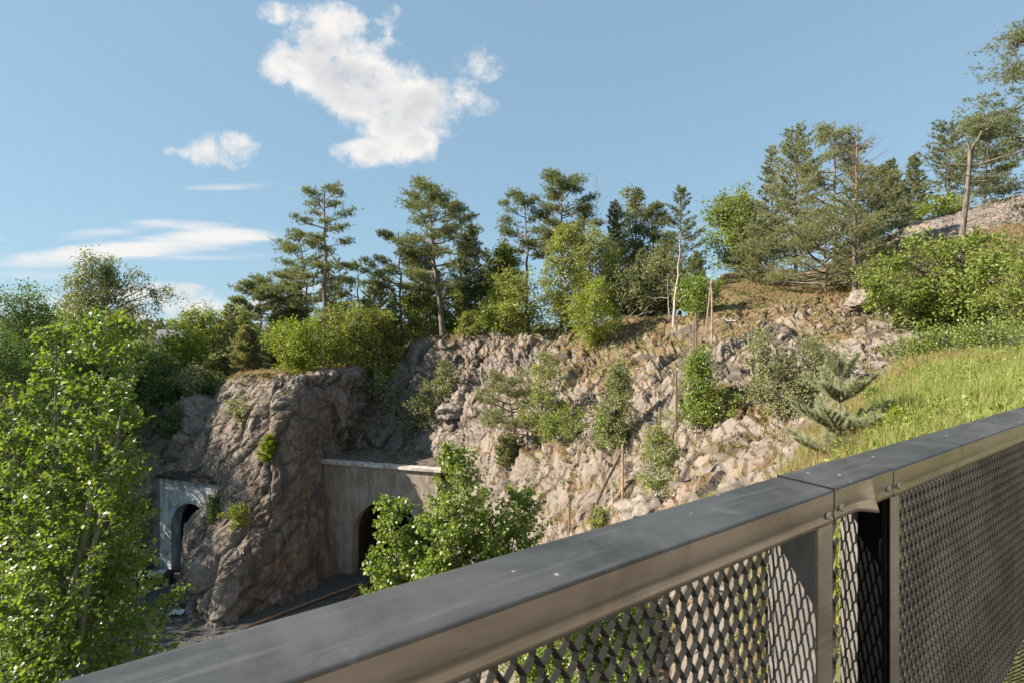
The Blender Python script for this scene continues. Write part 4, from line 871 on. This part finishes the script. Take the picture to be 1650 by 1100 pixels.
# --- the two near aspens
def near_aspen(seed, base, H, tip, nb, Lb, zmin, leaf, label, name='aspen_tree', fm='aspen', stems=1, spreadaz=None, upf=.85):
    t = Tree(seed); r = t.r
    for sidx, (tx, ty, hh, nbs, lb) in enumerate(tip):
        P_ = curve((0, 0, -.3) if sidx == 0 else (r.normal(0, .2), r.normal(0, .2), -.3), (tx, ty, hh), r, 14, 0, .012); zi = P_[:, 2]
        t.w.tube(P_, np.linspace(1, .07, 14) * (.009 * hh + .01), 7)
        C, A = [], []
        for k in range(nbs):
            u = (k + r.random()) / nbs; z = zmin + (hh - zmin) * u ** .9; a = k * 2.399 + r.normal(0, .5)
            L = lb * ((1 - u) ** .85 * 1.0 + .10) * r.uniform(.6, 1.15); st = np.array([np.interp(z, zi, P_[:, q]) for q in range(3)])
            hz = np.array([math.cos(a), math.sin(a), 0]); s = np.linspace(0, 1, 7)
            Bq = st + (s * L * .85)[:, None] * hz + r.normal(0, .02 * L, (7, 3)) * s[:, None]; Bq[:, 2] += L * upf * (s * .6 + .5 * s ** 1.6)
            t.w.tube(Bq, np.linspace(1, .2, 7) * (.004 + .009 * L), 4)
            nt2 = int(4 + 6 * L)
            for q in range(nt2):
                sq = r.uniform(.18, 1.0); b0 = np.array([np.interp(sq, s, Bq[:, c]) for c in range(3)]); da = a + r.choice([-1, 1]) * r.uniform(.2, 1.3)
                l2 = (.16 + .34 * L * (1.1 - sq)) * r.uniform(.6, 1.2); e = b0 + np.array([math.cos(da) * l2, math.sin(da) * l2, r.uniform(.1, .9) * l2])
                t.w.tube(np.stack([b0, (b0 + e) / 2 + r.normal(0, .02, 3), e]), [.005, .0035, .002], 3)
                n_ = int(7 + l2 * 36); sk = r.random((n_, 1)); C.append(b0 * (1 - sk) + e * sk + r.normal(0, .026, (n_, 3))); A.append(np.tile(e - b0, (n_, 1)))
        C = np.concatenate(C); A = nrm(np.concatenate(A)); m = len(C)
        ax_ = nrm(A * .4 + r.normal(0, .8, (m, 3)) + np.array([0, 0, -.35])); nn = nrm(r.normal(0, .7, (m, 3)) + np.array([-.25, -.1, .6]))
        Lf = leaf * r.uniform(.5, 1.3, m); t.bigleaves(C + ax_ * .02, ax_, nn, Lf, Lf * .86)
    return t.finish(name, base, label, 'tree', M['aspenbark'], M[fm])
bl_ = ground(48, 6.2); bl_[2] = min(bl_[2], 9)
near_aspen(901, bl_, 0, [(.80, .15, 17.15 - bl_[2], 60, 1.12), (1.18, .1, 16.75 - bl_[2], 24, .5), (.10, .25, 17.0 - bl_[2], 40, .9), (.30, .5, 15.6 - bl_[2], 28, 1.15), (-.5, .3, 16.3 - bl_[2], 34, 1.0), (.75, .6, 14.6 - bl_[2], 20, 1.0)], 0, 0, 11.9 - bl_[2], .058, 'nearest leafy aspen filling the left foreground with shiny leaves')
bc = ground(700, 8.6); bc[2] = min(bc[2], 8)
near_aspen(905, bc, 0, [(.42, 0, 15.0 - bc[2], 52, 1.1), (-.75, .1, 14.15 - bc[2], 34, .8), (1.5, .2, 14.2 - bc[2], 40, 1.0), (.1, -.1, 13.9 - bc[2], 40, 1.2), (1.0, .3, 13.8 - bc[2], 36, 1.1), (-.4, .3, 13.5 - bc[2], 30, 1.0)], 0, 0, 11.4 - bc[2], .066, 'bright bushy aspen rising behind the railing in front of the wide tunnel')
# leafy shrubs below the railing (seen through the mesh)
for i, (x, y_, w, h, lab) in enumerate([(880, 1090, 190, 150, 'leafy bush under the left mesh of the railing'), (1010, 1075, 130, 110, 'smaller bush right of the leafy bush under the railing mesh')]):
    plant('bl', lab, x, y_ + 40, y_ - h, w, None, m='aspen', ncl=50, cb=.05, stems=4, prof='flat', name='bush', cat='shrub', leaf=.07, dens=.5)

# --- trees on the left bank outside the view that shade the cutting
for i, (X, Y_, h, w, mt) in enumerate([(-38, 26, 9, 9, 'dark'), (-44, 20, 11, 9, 'dark'), (-34, 21, 7.5, 8, 'dark')]):
    SEED[0] += 1; t = broadleaf(SEED[0], h, w, leaf=.35, nl=4500, cb=.1, ncl=60)
    bz_ = ground(CX + X / Y_ * F, Y_)[2]
    t.finish('broadleaf_tree', (X, Y_, bz_), 'dark broad tree of the left bank just outside the picture', 'tree', M['bark'], M[mt], 'bank trees left of the view')

# ------------------------------------------------------------------ ground cover
rg = np.random.default_rng(12)
def pick(n, w):
    w = w.ravel() / w.sum(); k = rg.choice(w.size, n, p=w); o = TQ.reshape(-1, 3)[k] + rg.normal(0, .05, (n, 3)) * np.array([1, 1, 0]); return o, k
cell = np.linalg.norm(np.cross(np.gradient(TQ, axis=0), np.gradient(TQ, axis=1)), axis=-1)
inv = (px0 > -120) & (px0 < 1780) & (tD < 60)
def blades(C, n, h, wd, lean, rgen):
    h = np.repeat(np.broadcast_to(h, (len(C),)), n); C = np.repeat(C, n, 0); m = len(C); C = C + rgen.normal(0, .06, (m, 3)) * np.array([1, 1, 0]) * (h / .4)[:, None]
    a = rgen.uniform(0, 6.28, m); hh = h * rgen.uniform(.5, 1.2, m); ln = np.abs(rgen.normal(0, lean, m)) * hh
    dv = np.stack([np.cos(a), np.sin(a), a * 0], -1); sd = np.stack([-np.sin(a), np.cos(a), a * 0], -1) * wd / 2
    mid = C + dv * (ln * .3)[:, None] + np.stack([a * 0, a * 0, hh * .6], -1); tip = C + dv * ln[:, None] + np.stack([a * 0, a * 0, hh], -1)
    V = np.stack([C - sd, C + sd, mid + sd * .8, mid - sd * .8, tip], 1); i = np.arange(m)[:, None] * 5
    return V.reshape(-1, 3), i + np.array([0, 1, 2, 3]), i + np.array([3, 2, 4])
mw = cell * np.clip(mead, 0, 1) * inv * (tD > 3.5) * (.35 + .65 * sst(px0, 1330, 1430))
gC, gk = pick(17000, mw / np.maximum(tD, 1) ** .8)
patch = vnoise(gC * .8, 5) + .30 * sst(CX + gC[:, 0] / gC[:, 1] * F, 1420, 1330)
tall = .22 + .42 * vnoise(gC * 1.7 + 3, 31) ** 1.2
Vv, Qq, Tt = blades(gC[patch < .74], 6, tall[patch < .74], .011, .45, rg); tag(mk('tall_grass', Vv, Qq, Tt, M['grass']), kind='stuff')
Vv, Qq, Tt = blades(np.concatenate([gC[patch >= .74], pick(1500, mw * np.exp(-((px0 - 1330) / 60) ** 2))[0], gC[::9]]), 6, .44, .009, .55, rg); tag(mk('straw_grass', Vv, Qq, Tt, M['dry']), kind='stuff')
flat = sst(GN[..., 2], .52, .8); patchy = sst(fbm(TQ.reshape(-1, 3) * .55, 64, 4), .47, .60).reshape(tD.shape)
dw = cell * inv * flat * (patchy * .8 + np.clip(veg, 0, 1) * .5 + .10) * (veg > -.3) * (1 - np.clip(mead, 0, 1)) * (tD > 6) * (tZ > 4)
dC, dk = pick(16000, dw / np.maximum(tD, 8))
hf = vnoise(dC * .5 + 9, 8)
Vv, Qq, Tt = blades(dC[hf < .60], 7, .20, .020, .9, rg); tag(mk('dry_grass', Vv, Qq, Tt, M['dry']), kind='stuff')
Vv, Qq, Tt = blades(dC[hf >= .60], 9, .18, .030, 1.1, rg); tag(mk('heather_cover', Vv, Qq, Tt, M['heath']), kind='stuff')
t = Tree(8); wC, _ = pick(800, mw / np.maximum(tD, 1)); i_ = np.repeat(np.arange(800), 30); r = t.r; m_ = len(i_)
C_ = wC[i_] + r.normal(0, 1, (m_, 3)) * np.array([.13, .13, .12]) + np.array([0, 0, .20]); t.leaves(C_, r.normal(0, 1, (m_, 3)) + [0, 0, .3], r.normal(0, .7, (m_, 3)) + [0, 0, .7], r.uniform(.04, .09, m_), .04)
tag(t.f.build('meadow_weeds', M['oak']), kind='stuff')
# rubble on the ledges
def stones(n, w, lo, hi):
    C, k = pick(n, w); ph = (1 + 5 ** .5) / 2
    iv = nrm(np.array([(-1,ph,0),(1,ph,0),(-1,-ph,0),(1,-ph,0),(0,-1,ph),(0,1,ph),(0,-1,-ph),(0,1,-ph),(ph,0,-1),(ph,0,1),(-ph,0,-1),(-ph,0,1)], float))
    it_ = np.array([(0,11,5),(0,5,1),(0,1,7),(0,7,10),(0,10,11),(1,5,9),(5,11,4),(11,10,2),(10,7,6),(7,1,8),(3,9,4),(3,4,2),(3,2,6),(3,6,8),(3,8,9),(4,9,5),(2,4,11),(6,2,10),(8,6,7),(9,8,1)])
    s = lo * (hi / lo) ** (rg.random((n, 1, 1)) ** 2.2); A = nrm(rg.normal(0, 1, (n, 3, 3)))
    V = (iv[None] * (1 + rg.normal(0, .2, (n, 12, 1)))) * s * rg.uniform(.55, 1.25, (n, 1, 3)); V = V @ A + C[:, None]
    return V.reshape(-1, 3), (np.arange(n)[:, None, None] * 12 + it_[None]).reshape(-1, 3)
sw = cell * inv * sst(GN[..., 2], .35, .7) * (1 - np.clip(mead, 0, 1)) * (1 - back) * (tD < 45) * (tZ > 4) * sst(fbm(TQ.reshape(-1, 3) * .4, 91, 3), .42, .58).reshape(tD.shape)
Vv, Tt = stones(1500, sw / np.maximum(tD, 6), .04, .24); tag(mk('loose_stones', Vv, None, Tt, M['stone']), kind='stuff')
# far wood on the horizon
t = Tree(42); r = t.r
n = 900; ang = r.uniform(-.98, .25, n); dist = r.uniform(210, 420, n); zz = 9 + (dist - 210) * .028
for k in range(n):
    b0 = np.array([math.sin(ang[k]) * dist[k], math.cos(ang[k]) * dist[k], zz[k]]); h = r.uniform(8, 13.5); m = 60
    u = r.random(m); C = b0 + np.stack([r.normal(0, 1, m) * (1.1 - u) * 2.2, r.normal(0, 1, m) * (1.1 - u) * 2.2, h * (.15 + .85 * u)], -1)
    t.leaves(C, r.normal(0, 1, (m, 3)), r.normal(0, 1, (m, 3)), r.uniform(.9, 1.8, m), 1.1)
fo = t.f.build('far_forest', M['spruce']); tag(fo, kind='stuff')
# house glimpsed between the trees
he = empty('house', (-80, 122, 12.0), .35); tag(he, 'distant pale house with a grey roof glimpsed between the trees on the left', 'house')
b = MB(); b.box((0, 0, 2), (4.5, 3.5, 2.4)); b.build('wall', M['render'], he)
b = MB(); b.add([(-5, -4, 4.4), (5, -4, 4.4), (5, 4, 4.4), (-5, 4, 4.4), (-5, 0, 6.3), (5, 0, 6.3)], [[0, 1, 5, 4], [2, 3, 4, 5], [0, 3, 2, 1]], [[0, 4, 3], [1, 2, 5]]); b.build('roof', M['roof'], he)
for x in (-2.5, 0, 2.5): b = MB(); b.box((x, -3.52, 2.8), (.6, .03, .6)); b.build('window', M['glass'], he)

# ------------------------------------------------------------------ old netting fence up the slope
posts = [(917, 868, 802, 'rust'), (996, 808, 716, 'pole'), (1049, 738, 655, 'rust'), (1088, 684, 596, 'rust'), (1123, 565, 505, 'rust'), (1152, 552, 452, 'pole')]
f0 = hit(996, 808); fe = empty('netting_fence', f0); tag(fe, 'old netting fence with thin rusty posts climbing the rock slope', 'fence')
tops, feet = [], []
for (x, yb, yt, mm) in posts:
    Bp = hit(x, yb); D0 = Bp[1]; h = max(1.5, ((HY - (Bp[2] - CZ) / D0 * F) - yt) * D0 / F); Bp = Bp - f0
    tp = Bp + np.array([0, 0, h]); tops.append(tp); feet.append(Bp)
    b = MB(); b.tube([Bp - [0, 0, .3], Bp + [.01, 0, h * .5], tp], .034 + .0006 * D0, 7, True); b.build('post', M[mm], fe)
b = MB(); q = hit(951, 835) - f0; b.tube([q, (q + tops[1]) / 2, tops[1] - [0, 0, .2]], .045, 6, True); b.build('brace', M['darkpole'], fe)
b = MB(); q = hit(962, 850) - f0 + [0, 0, .3]; q2 = hit(1040, 756) - f0 + [0, 0, .5]; b.tube([q, (q * .5 + q2 * .5) + [0, 0, .12], q2], .065, 7, True); b.build('ground_pole', M['pole'], fe)
b = MB(); q = tops[5]; b.tube([q, q + [-.12, -.1, -.5], feet[5] + [-.5, -.4, .1]], .03, 5); b.build('brace', M['pole'], fe)
b = MB()
for k in range(len(posts) - 1):
    a0, a1, c0, c1_ = feet[k], feet[k + 1], tops[k], tops[k + 1]; L = np.linalg.norm(a1 - a0); nv = min(60, int(L / .16)); nh = 12
    for i in range(nv):
        u = i / nv; s0 = a0 * (1 - u) + a1 * u; s1 = c0 * (1 - u) + c1_ * u; s0 = s0 + np.random.default_rng(i).normal(0, .02, 3); b.tube(np.stack([s0, s1 * .95 + s0 * .05]), .0042, 3)
    for j in range(nh): w_ = j / nh * .95; b.tube(np.stack([a0 * (1 - w_) + c0 * w_, (a0 + a1) / 2 * (1 - w_) + (c0 + c1_) / 2 * w_ - [0, 0, .08], a1 * (1 - w_) + c1_ * w_]), .0042, 3)
b.build('netting', M['wire'], fe)
# fallen branches
def fallen(x, y, L, a, label):
    B = hit(x, y); r = np.random.default_rng(int(x)); b = MB(); dv = np.array([math.cos(a), math.sin(a) * .5, .12])
    q = np.array([dv * L * s + r.normal(0, .05, 3) * L * s for s in np.linspace(0, 1, 6)]) + [0, 0, .12]; b.tube(q, np.linspace(1, .3, 6) * .045, 5)
    for k in range(7):
        p0 = q[r.integers(1, 6)]; b.tube(np.stack([p0, p0 + nrm(r.normal(0, 1, 3) + dv + [0, 0, .4]) * L * .35]), [.018, .006], 4)
    o = b.build('fallen_branch', M['deadwood']); o.location = B; tag(o, label, 'branch', None)
fallen(1000, 505, 2.2, .5, 'bleached fallen branch on the dry grass left of the white snag')
fallen(1186, 520, 1.6, 2.0, 'short pale dead branch near the tallest fence post')
fallen(1160, 652, 1.4, .2, 'pale twiggy dead branch on the soil below the leafy bush on the slope')
fallen(1175, 838, 1.1, .3, 'dead branch among the stones beside the railing')
# two free boulders
def boulder(x, y, s, seed, label):
    B = hit(x, y); import bmesh
    bm = bmesh.new(); bmesh.ops.create_icosphere(bm, subdivisions=4, radius=1); co = np.array([v.co for v in bm.verts]); h_, c_, _ = facets(co * 1.3 + seed, seed); h2_, c2_, _ = facets(co * 3.1 + seed, seed + 1)
    k = 1.15 - .6 * h_ - .2 * h2_ + .2 * (fbm(co * 1.4 + seed, seed, 3) - .5)
    for v, kk in zip(bm.verts, k): v.co = Vector((v.co.x * kk * s * 1.25, v.co.y * kk * s, v.co.z * kk * s * .8))
    me = bpy.data.meshes.new('boulder'); bm.to_mesh(me); bm.free(); me.materials.append(M['stone']); o = bpy.data.objects.new('boulder', me); COL.objects.link(o); o.location = Vector(B) + Vector((0, 0, s * .25)); tag(o, label, 'boulder')
boulder(725, 668, .95, 6, 'angular boulder with a dark shaded side above the sunlit rock')
boulder(1042, 775, .62, 9, 'upright grey boulder at the upper end of the ground pole')
boulder(1055, 838, .7, 14, 'rounded grey boulder right of the ground pole')
boulder(1395, 492, 1.0, 21, 'pale boulder at the foot of the dead spire pine')

# ------------------------------------------------------------------ railing in the foreground
def metal(name, c1, c2, r1, r2, metallic, specks=False):
    m, g, b, out = mat(name); tcx = g.n('ShaderNodeTexCoord'); v = tcx.outputs['Object']
    n = g.noise(v, 3.0, 7, .65, .6); n2 = g.noise(v, 38, 6, .7); mp = g.n('ShaderNodeMapping'); mp.inputs['Scale'].default_value = (1.2, 30, 30); g.nt.links.new(v, mp.inputs[0]); n3 = g.noise(mp.outputs[0], 2.0, 5, .6)
    c = g.mix(g.step(n, .34, .66), c1, c2); c = g.mix(g.m('MULTIPLY', g.step(n3, .50, .75), .5 if specks else .35), c, tuple(min(1, x * 1.7) for x in c2))
    if specks:
        vo = g.n('ShaderNodeTexVoronoi'); g.put(vo.inputs['Vector'], v); vo.inputs['Scale'].default_value = 19.0; vo.inputs['Randomness'].default_value = 1.0
        nz = g.m('ADD', vo.outputs['Distance'], g.m('MULTIPLY', g.m('SUBTRACT', n2, .5), .22)); pick_ = g.step(g.sep(vo.outputs['Color'])[0], .66, .70)
        sp_ = g.m('MULTIPLY', g.step(nz, .13, .06), pick_); c = g.mix(g.m('MULTIPLY', sp_, .6), c, (.42, .42, .42))
        c = g.mix(g.m('MULTIPLY', g.step(g.noise(v, 7.5, 6, .72, .4), .60, .72), .38), c, (.30, .295, .285)); c = g.mix(g.m('MULTIPLY', g.step(g.noise(v, 2.2, 7, .7, .8), .54, .66), .45), c, (.05, .048, .045))
        g.put(b.inputs['Metallic'], g.m('MULTIPLY', g.m('SUBTRACT', 1.0, sp_), metallic))
    else: b.inputs['Metallic'].default_value = metallic
    g.put(b.inputs['Base Color'], c); g.put(b.inputs['Roughness'], g.m('MULTIPLY_ADD', n, r2 - r1, r1)); bump(g, b, g.m('ADD', g.m('MULTIPLY', n, .6), g.m('MULTIPLY', n2, .05)), .12, .01)
    return m
M['cap'] = metal('worn_dark_steel', (.075, .072, .066), (.15, .145, .135), .30, .5, .55, True)
M['lip'] = metal('warm_tinted_steel', (.50, .44, .375), (.70, .63, .55), .22, .40, .85)  # warm tint stands in for warm surroundings reflected in the side lips
M['bar'] = metal('dull_beige_steel', (.46, .41, .35), (.62, .56, .49), .38, .58, .75)
M['postblack'] = metal('near_black_steel', (.003, .003, .003), (.006, .006, .006), .8, .95, .0)  # even near-black tone of the post between the end plates
M['fin'] = metal('grey_painted_steel', (.14, .128, .115), (.20, .185, .17), .5, .7, .1)
M['strand'] = metal('dark_grey_expanded_metal', (.032, .033, .030), (.066, .066, .062), .45, .65, .08)
N0 = np.array([.794, 1.239]); dvec = np.array([.834, .552]); H0 = CZ - .38; RW = .144
rail = empty('metal_railing', (N0[0], N0[1], H0 - 1.2), math.atan2(dvec[1], dvec[0])); tag(rail, 'dark metal balcony railing with expanded mesh panels and a flat worn top in the foreground', 'railing')
ZT = 1.2
def cap(t0, t1, ns, lift=0., skew=0., dent=None):
    """U-shaped capping: worn flat top with rounded corners and two hanging lips"""
    rc = .006; arc = [(rc - rc * math.cos(a), -rc + rc * math.sin(a)) for a in np.linspace(0, math.pi / 2, 5)]
    top = arc + [(RW * s, 0.0) for s in np.linspace(.08, .92, 10)] + [(RW - w, z) for w, z in arc[::-1]]
    lipi = [(.010, -.084), (.006, -.0835), (.0005, -.080), (.0005, -.070), (.003, -.060), (.0018, -.052), (.0, -.045), (0, -.030), (0, -.016), (0, -rc)]
    lipo = [(RW, -rc), (RW, -.045), (RW, -.081), (RW - .010, -.083)]
    ts = np.linspace(t0, t1, ns); r = np.random.default_rng(int(abs(t0) * 100) + 5)
    def sweep(prof, inner=False):
        G_ = np.zeros((ns, len(prof), 3))
        for i, t_ in enumerate(ts):
            for j, (w, z) in enumerate(prof):
                tt2 = t_ + skew * w / RW * (1 - (t_ - t0) / max(t1 - t0, 1e-6) if skew < 0 else 1) ; ww, z2 = w, z
                if inner and dent:
                    f = np.clip(-z / .08, 0, 1) ** 1.2; x = (t_ - dent) / .085
                    fold = (np.clip(1 + x, 0, 1) if x < 0 else np.clip(1 - x * 1.9, 0, 1)); fold = fold ** 1.5
                    ww = w - .022 * f * fold; z2 = z - .012 * f * fold
                G_[i, j] = (tt2, ww, ZT + lift + z2)
        return G_
    a = MB(); a.grid(sweep(top)); a.grid(sweep([(w, z - .003) for w, z in top[4:-4]]), True)
    c = a.build('top_plate', M['cap'], rail, True)
    a = MB(); a.grid(sweep(lipi, True)); a.grid(sweep([(w + .003, z) for w, z in lipi[2:]], True), True); a.build('side_lip', M['lip'], c, True)
    a = MB(); a.grid(sweep(lipo)); a.build('side_lip', M['lip'], c, True)
    return c
cap(-4.2, -.003, 40, 0.); cap(.003, .350, 70, .003, dent=.205); cap(.355, 4.5, 40, .0)
for t_ in (0, .3525): b = MB(); b.box((t_, RW / 2, ZT - .004), (.003, RW / 2 - .004, .0025)); b.build('joint_strip', M['bar'], rail)
for (t_, z_) in ((-.0316, -.057), (.034, -.049), (.318, -.050), (.384, -.052)):
    b = MB(); an = np.linspace(0, 2 * math.pi, 17)[:-1]
    rings = [(.0105, -.0005), (.0105, -.003), (.0085, -.0055), (.0045, -.0062), (.0040, -.0035), (.0005, -.0035)]
    b.grid(np.stack([np.stack([t_ + rr2 * np.cos(np.append(an, an[0])), np.full(17, w2), ZT + z_ + rr2 * np.sin(np.append(an, an[0]))], -1) for rr2, w2 in rings])); b.build('bolt', M['bar'], rail, True)
# end plates (fins), their flanges and the mesh
for ft, f0_, f1_ in ((-.076, -.072, -.002), (.318, .341, .401)):
    b = MB(); b.box((ft, RW / 2 - .008, ZT - .77), (.003, RW / 2 - .014, .69)); fin = b.build('end_plate', M['fin'], rail)
    b = MB(); b.box((ft - .0035, .108, ZT - .66), (.0008, .0012, .58)); b.build('plate_seam', M['strand'], fin)
    b = MB(); b.box(((f0_ + f1_) / 2, .0065, ZT - .755), ((f1_ - f0_) / 2, .0035, .68)); b.build('flange', M['bar'], rail)
b = MB(); b.box((.300, .034, ZT - .77), (.015, .030, .69)); b.box((.337, .018, ZT - .77), (.003, .013, .69)); b.build('dark_post', M['postblack'], rail)
M['postblack'].node_tree.nodes['Principled BSDF'].inputs['Specular IOR Level'].default_value = .04
def mesh_panel(t0, t1):
    """raised expanded metal, long way of the diamonds upright: every strand is a small louvre"""
    b = MB(); hp, hh = .0200, .0435; n = int((t1 - t0) / hp); rows_ = 34; w0 = RW - .011; dep, th_ = .0061, .0012
    wid = np.array([math.cos(LOUV), -math.sin(LOUV), 0.0])
    def plate(p, q):
        p = np.array(p); q = np.array(q); a = nrm(q - p); nn = nrm(wid - a * (a @ wid)); b.box((p + q) / 2, (np.linalg.norm(q - p) / 2, dep, th_), np.stack([a, nn, np.cross(a, nn)]))
    for i in range(n):
        for j in range(rows_):
            if (i + j) % 2: continue
            t_ = t0 + i * hp; z_ = ZT - .052 - j * hh
            plate((t_ - .0012, w0, z_ - .009), (t_ - .0012, w0, z_ + .009)); plate((t_ + .0014, w0 + .0016, z_ - .009), (t_ + .0014, w0 + .0016, z_ + .009))
            if z_ + hh < ZT - .03:
                plate((t_ + .0014, w0 + .001, z_ + .0088), (t_ + hp - .0014, w0 - .001, z_ + hh - .0088))
                plate((t_ - .0014, w0 + .001, z_ + .0088), (t_ - hp + .0014, w0 - .001, z_ + hh - .0088))
    return b.build('mesh_panel', M['strand'], rail)
LOUV = R(36)
mesh_panel(-2.2, .335); mesh_panel(.41, 3.2)
for s_ in (-2.4, 3.5):
    b = MB(); b.box((s_, RW / 2, ZT - .77), (.03, .05, .69)); b.build('post', M['fin'], rail)
b = MB(); b.box((.15, RW / 2, ZT - 1.49), (4.3, .06, .02)); b.build('bottom_rail', M['bar'], rail)
# the walkway we stand on
nout = np.array([-dvec[1], dvec[0]]); cc = N0 - nout * 1.6 + dvec * .2
b = MB(); b.box((cc[0], cc[1], H0 - 1.64), (6, 1.78, .12), [[dvec[0], dvec[1], 0], [nout[0], nout[1], 0], [0, 0, 1]])
tag(b.build('walkway', M['deck']), kind='structure')

# unseen wall added behind the walkway to bounce warm light onto the railing
hw = empty('house', tuple(N0 - nout * 3.45 + dvec * .2) + (H0 - 1.52,), math.atan2(dvec[1], dvec[0])); tag(hw, 'unseen rendered wall added behind the walkway to bounce warm light', 'house')
b = MB(); b.box((-2.1, -.15, 2.6), (3.0, .15, 2.6)); b.box((3.9, -.15, 2.6), (2.1, .15, 2.6)); b.box((1.35, -.15, 3.65), (.45, .15, 1.55)); b.build('wall', M['bounce_wall'], hw)
b = MB(); b.box((1.35, -.12, 1.05), (.448, .03, 1.05)); d_ = b.build('door', M['bar'], hw)
b = MB(); b.box((1.05, -.07, 1.0), (.012, .02, .07)); b.build('handle', M['fin'], d_)
